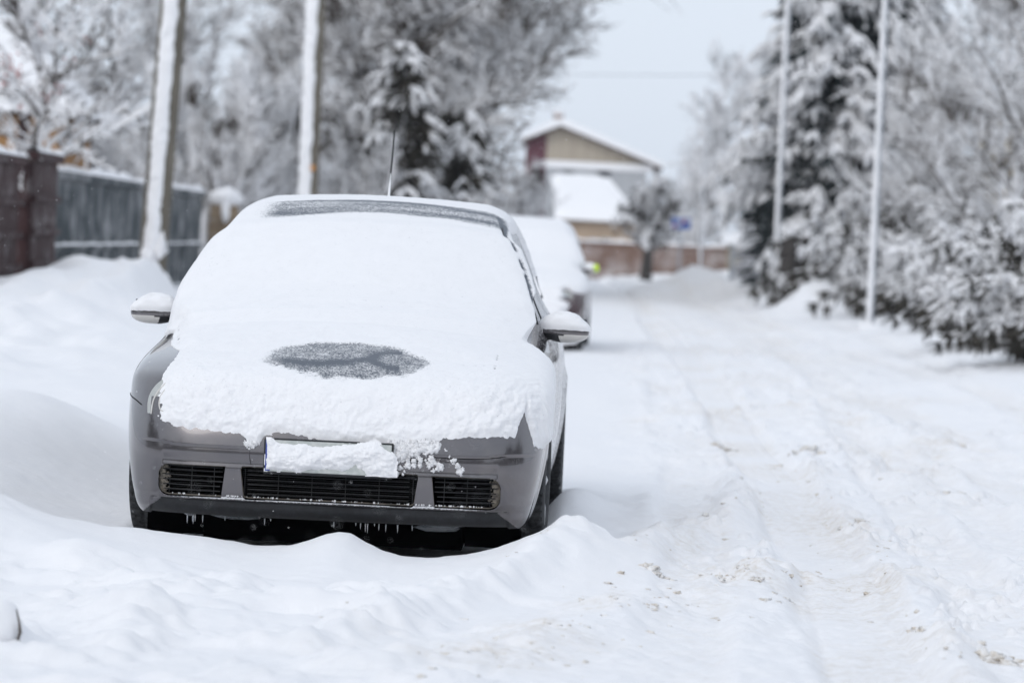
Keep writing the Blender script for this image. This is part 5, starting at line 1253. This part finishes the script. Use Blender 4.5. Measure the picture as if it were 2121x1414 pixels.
# snow lump with a dry stalk, bottom left
gx, gy = gxy(8, 1330); zz = gz(gx, gy); o = tag(empty('snow_lump', (gx, gy, zz)), 'rounded lump of snow with a dry brown stalk at the bottom left', 'snow lump')
mb = MB(); mb.blob((-.05, 0, .03), (.115, .12, .085), 12, 30, 20, .2); mb.build('lump', M['snow'], o, smooth=True)
mb = MB(); mb.tube([(.052, -.085, -.02), (.062, -.09, .02), (.058, -.09, .05), (.046, -.08, .09)], [.003, .006, .004, .002], 6); mb.tube([(.05, -.085, .0), (.066, -.09, -.012), (.05, -.1, -.03)], [.002, .006, .002], 6)
mb.build('stalk', M['bark_brown'], o, smooth=True)
# unseen dark wood added behind the camera to give the car's paint dark reflections
rg = random.Random(77); T = Twigs()
for i in range(2600):
    a_ = rg.uniform(-2.2, 2.2); rr_ = rg.uniform(26, 34); q = Vector((rr_ * math.sin(a_) * 1.1, -rr_ * math.cos(a_) * .9 + 4, 0)); h_ = rg.uniform(0, 1) ** .8 * (4.2 + 1.8 * math.sin(a_ * 5) + 1.2 * math.sin(a_ * 13))
    q.z = h_; d_ = (rv(rg) * .6 + Vector((0, 0, .6))).normalized(); T.seg(q, q + d_ * rg.uniform(1.2, 3.0), rg.uniform(.25, .6), .1, rg.choice((0, 0, .06)))
w_ = T.build('reflection_wood', [M['bark_dark'], M['snow_far']], None); tag(w_, 'unseen dark wood added behind the camera for the car paint to reflect', 'wood', kind='stuff')
# falling snow
rg = np.random.default_rng(8); N = 6000
yy = rg.uniform(4.5, 34, N); k = (yy / F_PX); xx = rg.uniform(-1150, 1150, N) * k; zz = CAM_H - rg.uniform(-580, 960, N) * k
ok = zz > .25; xx, yy, zz = xx[ok], yy[ok], zz[ok]
cm = (np.abs(lat(xx, yy)) < 1.1) & (yy > C0Y - .3) & (yy < C0Y + 4.5) & (zz < 1.65); xx, yy, zz = xx[~cm], yy[~cm], zz[~cm]
r = rg.uniform(.0009, .0021, len(xx)); 
OV = np.array([(1, 0, 0), (-1, 0, 0), (0, 1, 0), (0, -1, 0), (0, 0, 1), (0, 0, -1)]); OF = np.array([(0, 2, 4), (2, 1, 4), (1, 3, 4), (3, 0, 4), (2, 0, 5), (1, 2, 5), (3, 1, 5), (0, 3, 5)])
V = np.stack([xx, yy, zz], -1)[:, None] + OV[None] * r[:, None, None]
F = (np.arange(len(xx)) * 6)[:, None, None] + OF[None]
tag(mk('falling_snow', V.reshape(-1, 3), F.reshape(-1, 3), M['snow']), 'fine snowflakes drifting through the air', 'snowflakes', kind='stuff')

# light haze of falling snow in the air
hz = bpy.data.materials.new('haze'); hz.use_nodes = True; n = hz.node_tree.nodes; n.clear(); l = hz.node_tree.links
out = n.new('ShaderNodeOutputMaterial'); pv = n.new('ShaderNodeVolumePrincipled'); pv.inputs['Color'].default_value = (.90, .95, 1, 1); pv.inputs['Density'].default_value = .00015
l.new(pv.outputs[0], out.inputs['Volume'])
mb = MB(); mb.box((-75, -60, -2), (75, 440, 32)); tag(mb.build('haze', hz), kind='stuff', label='thin pale haze of falling snow filling the street', cat='haze')
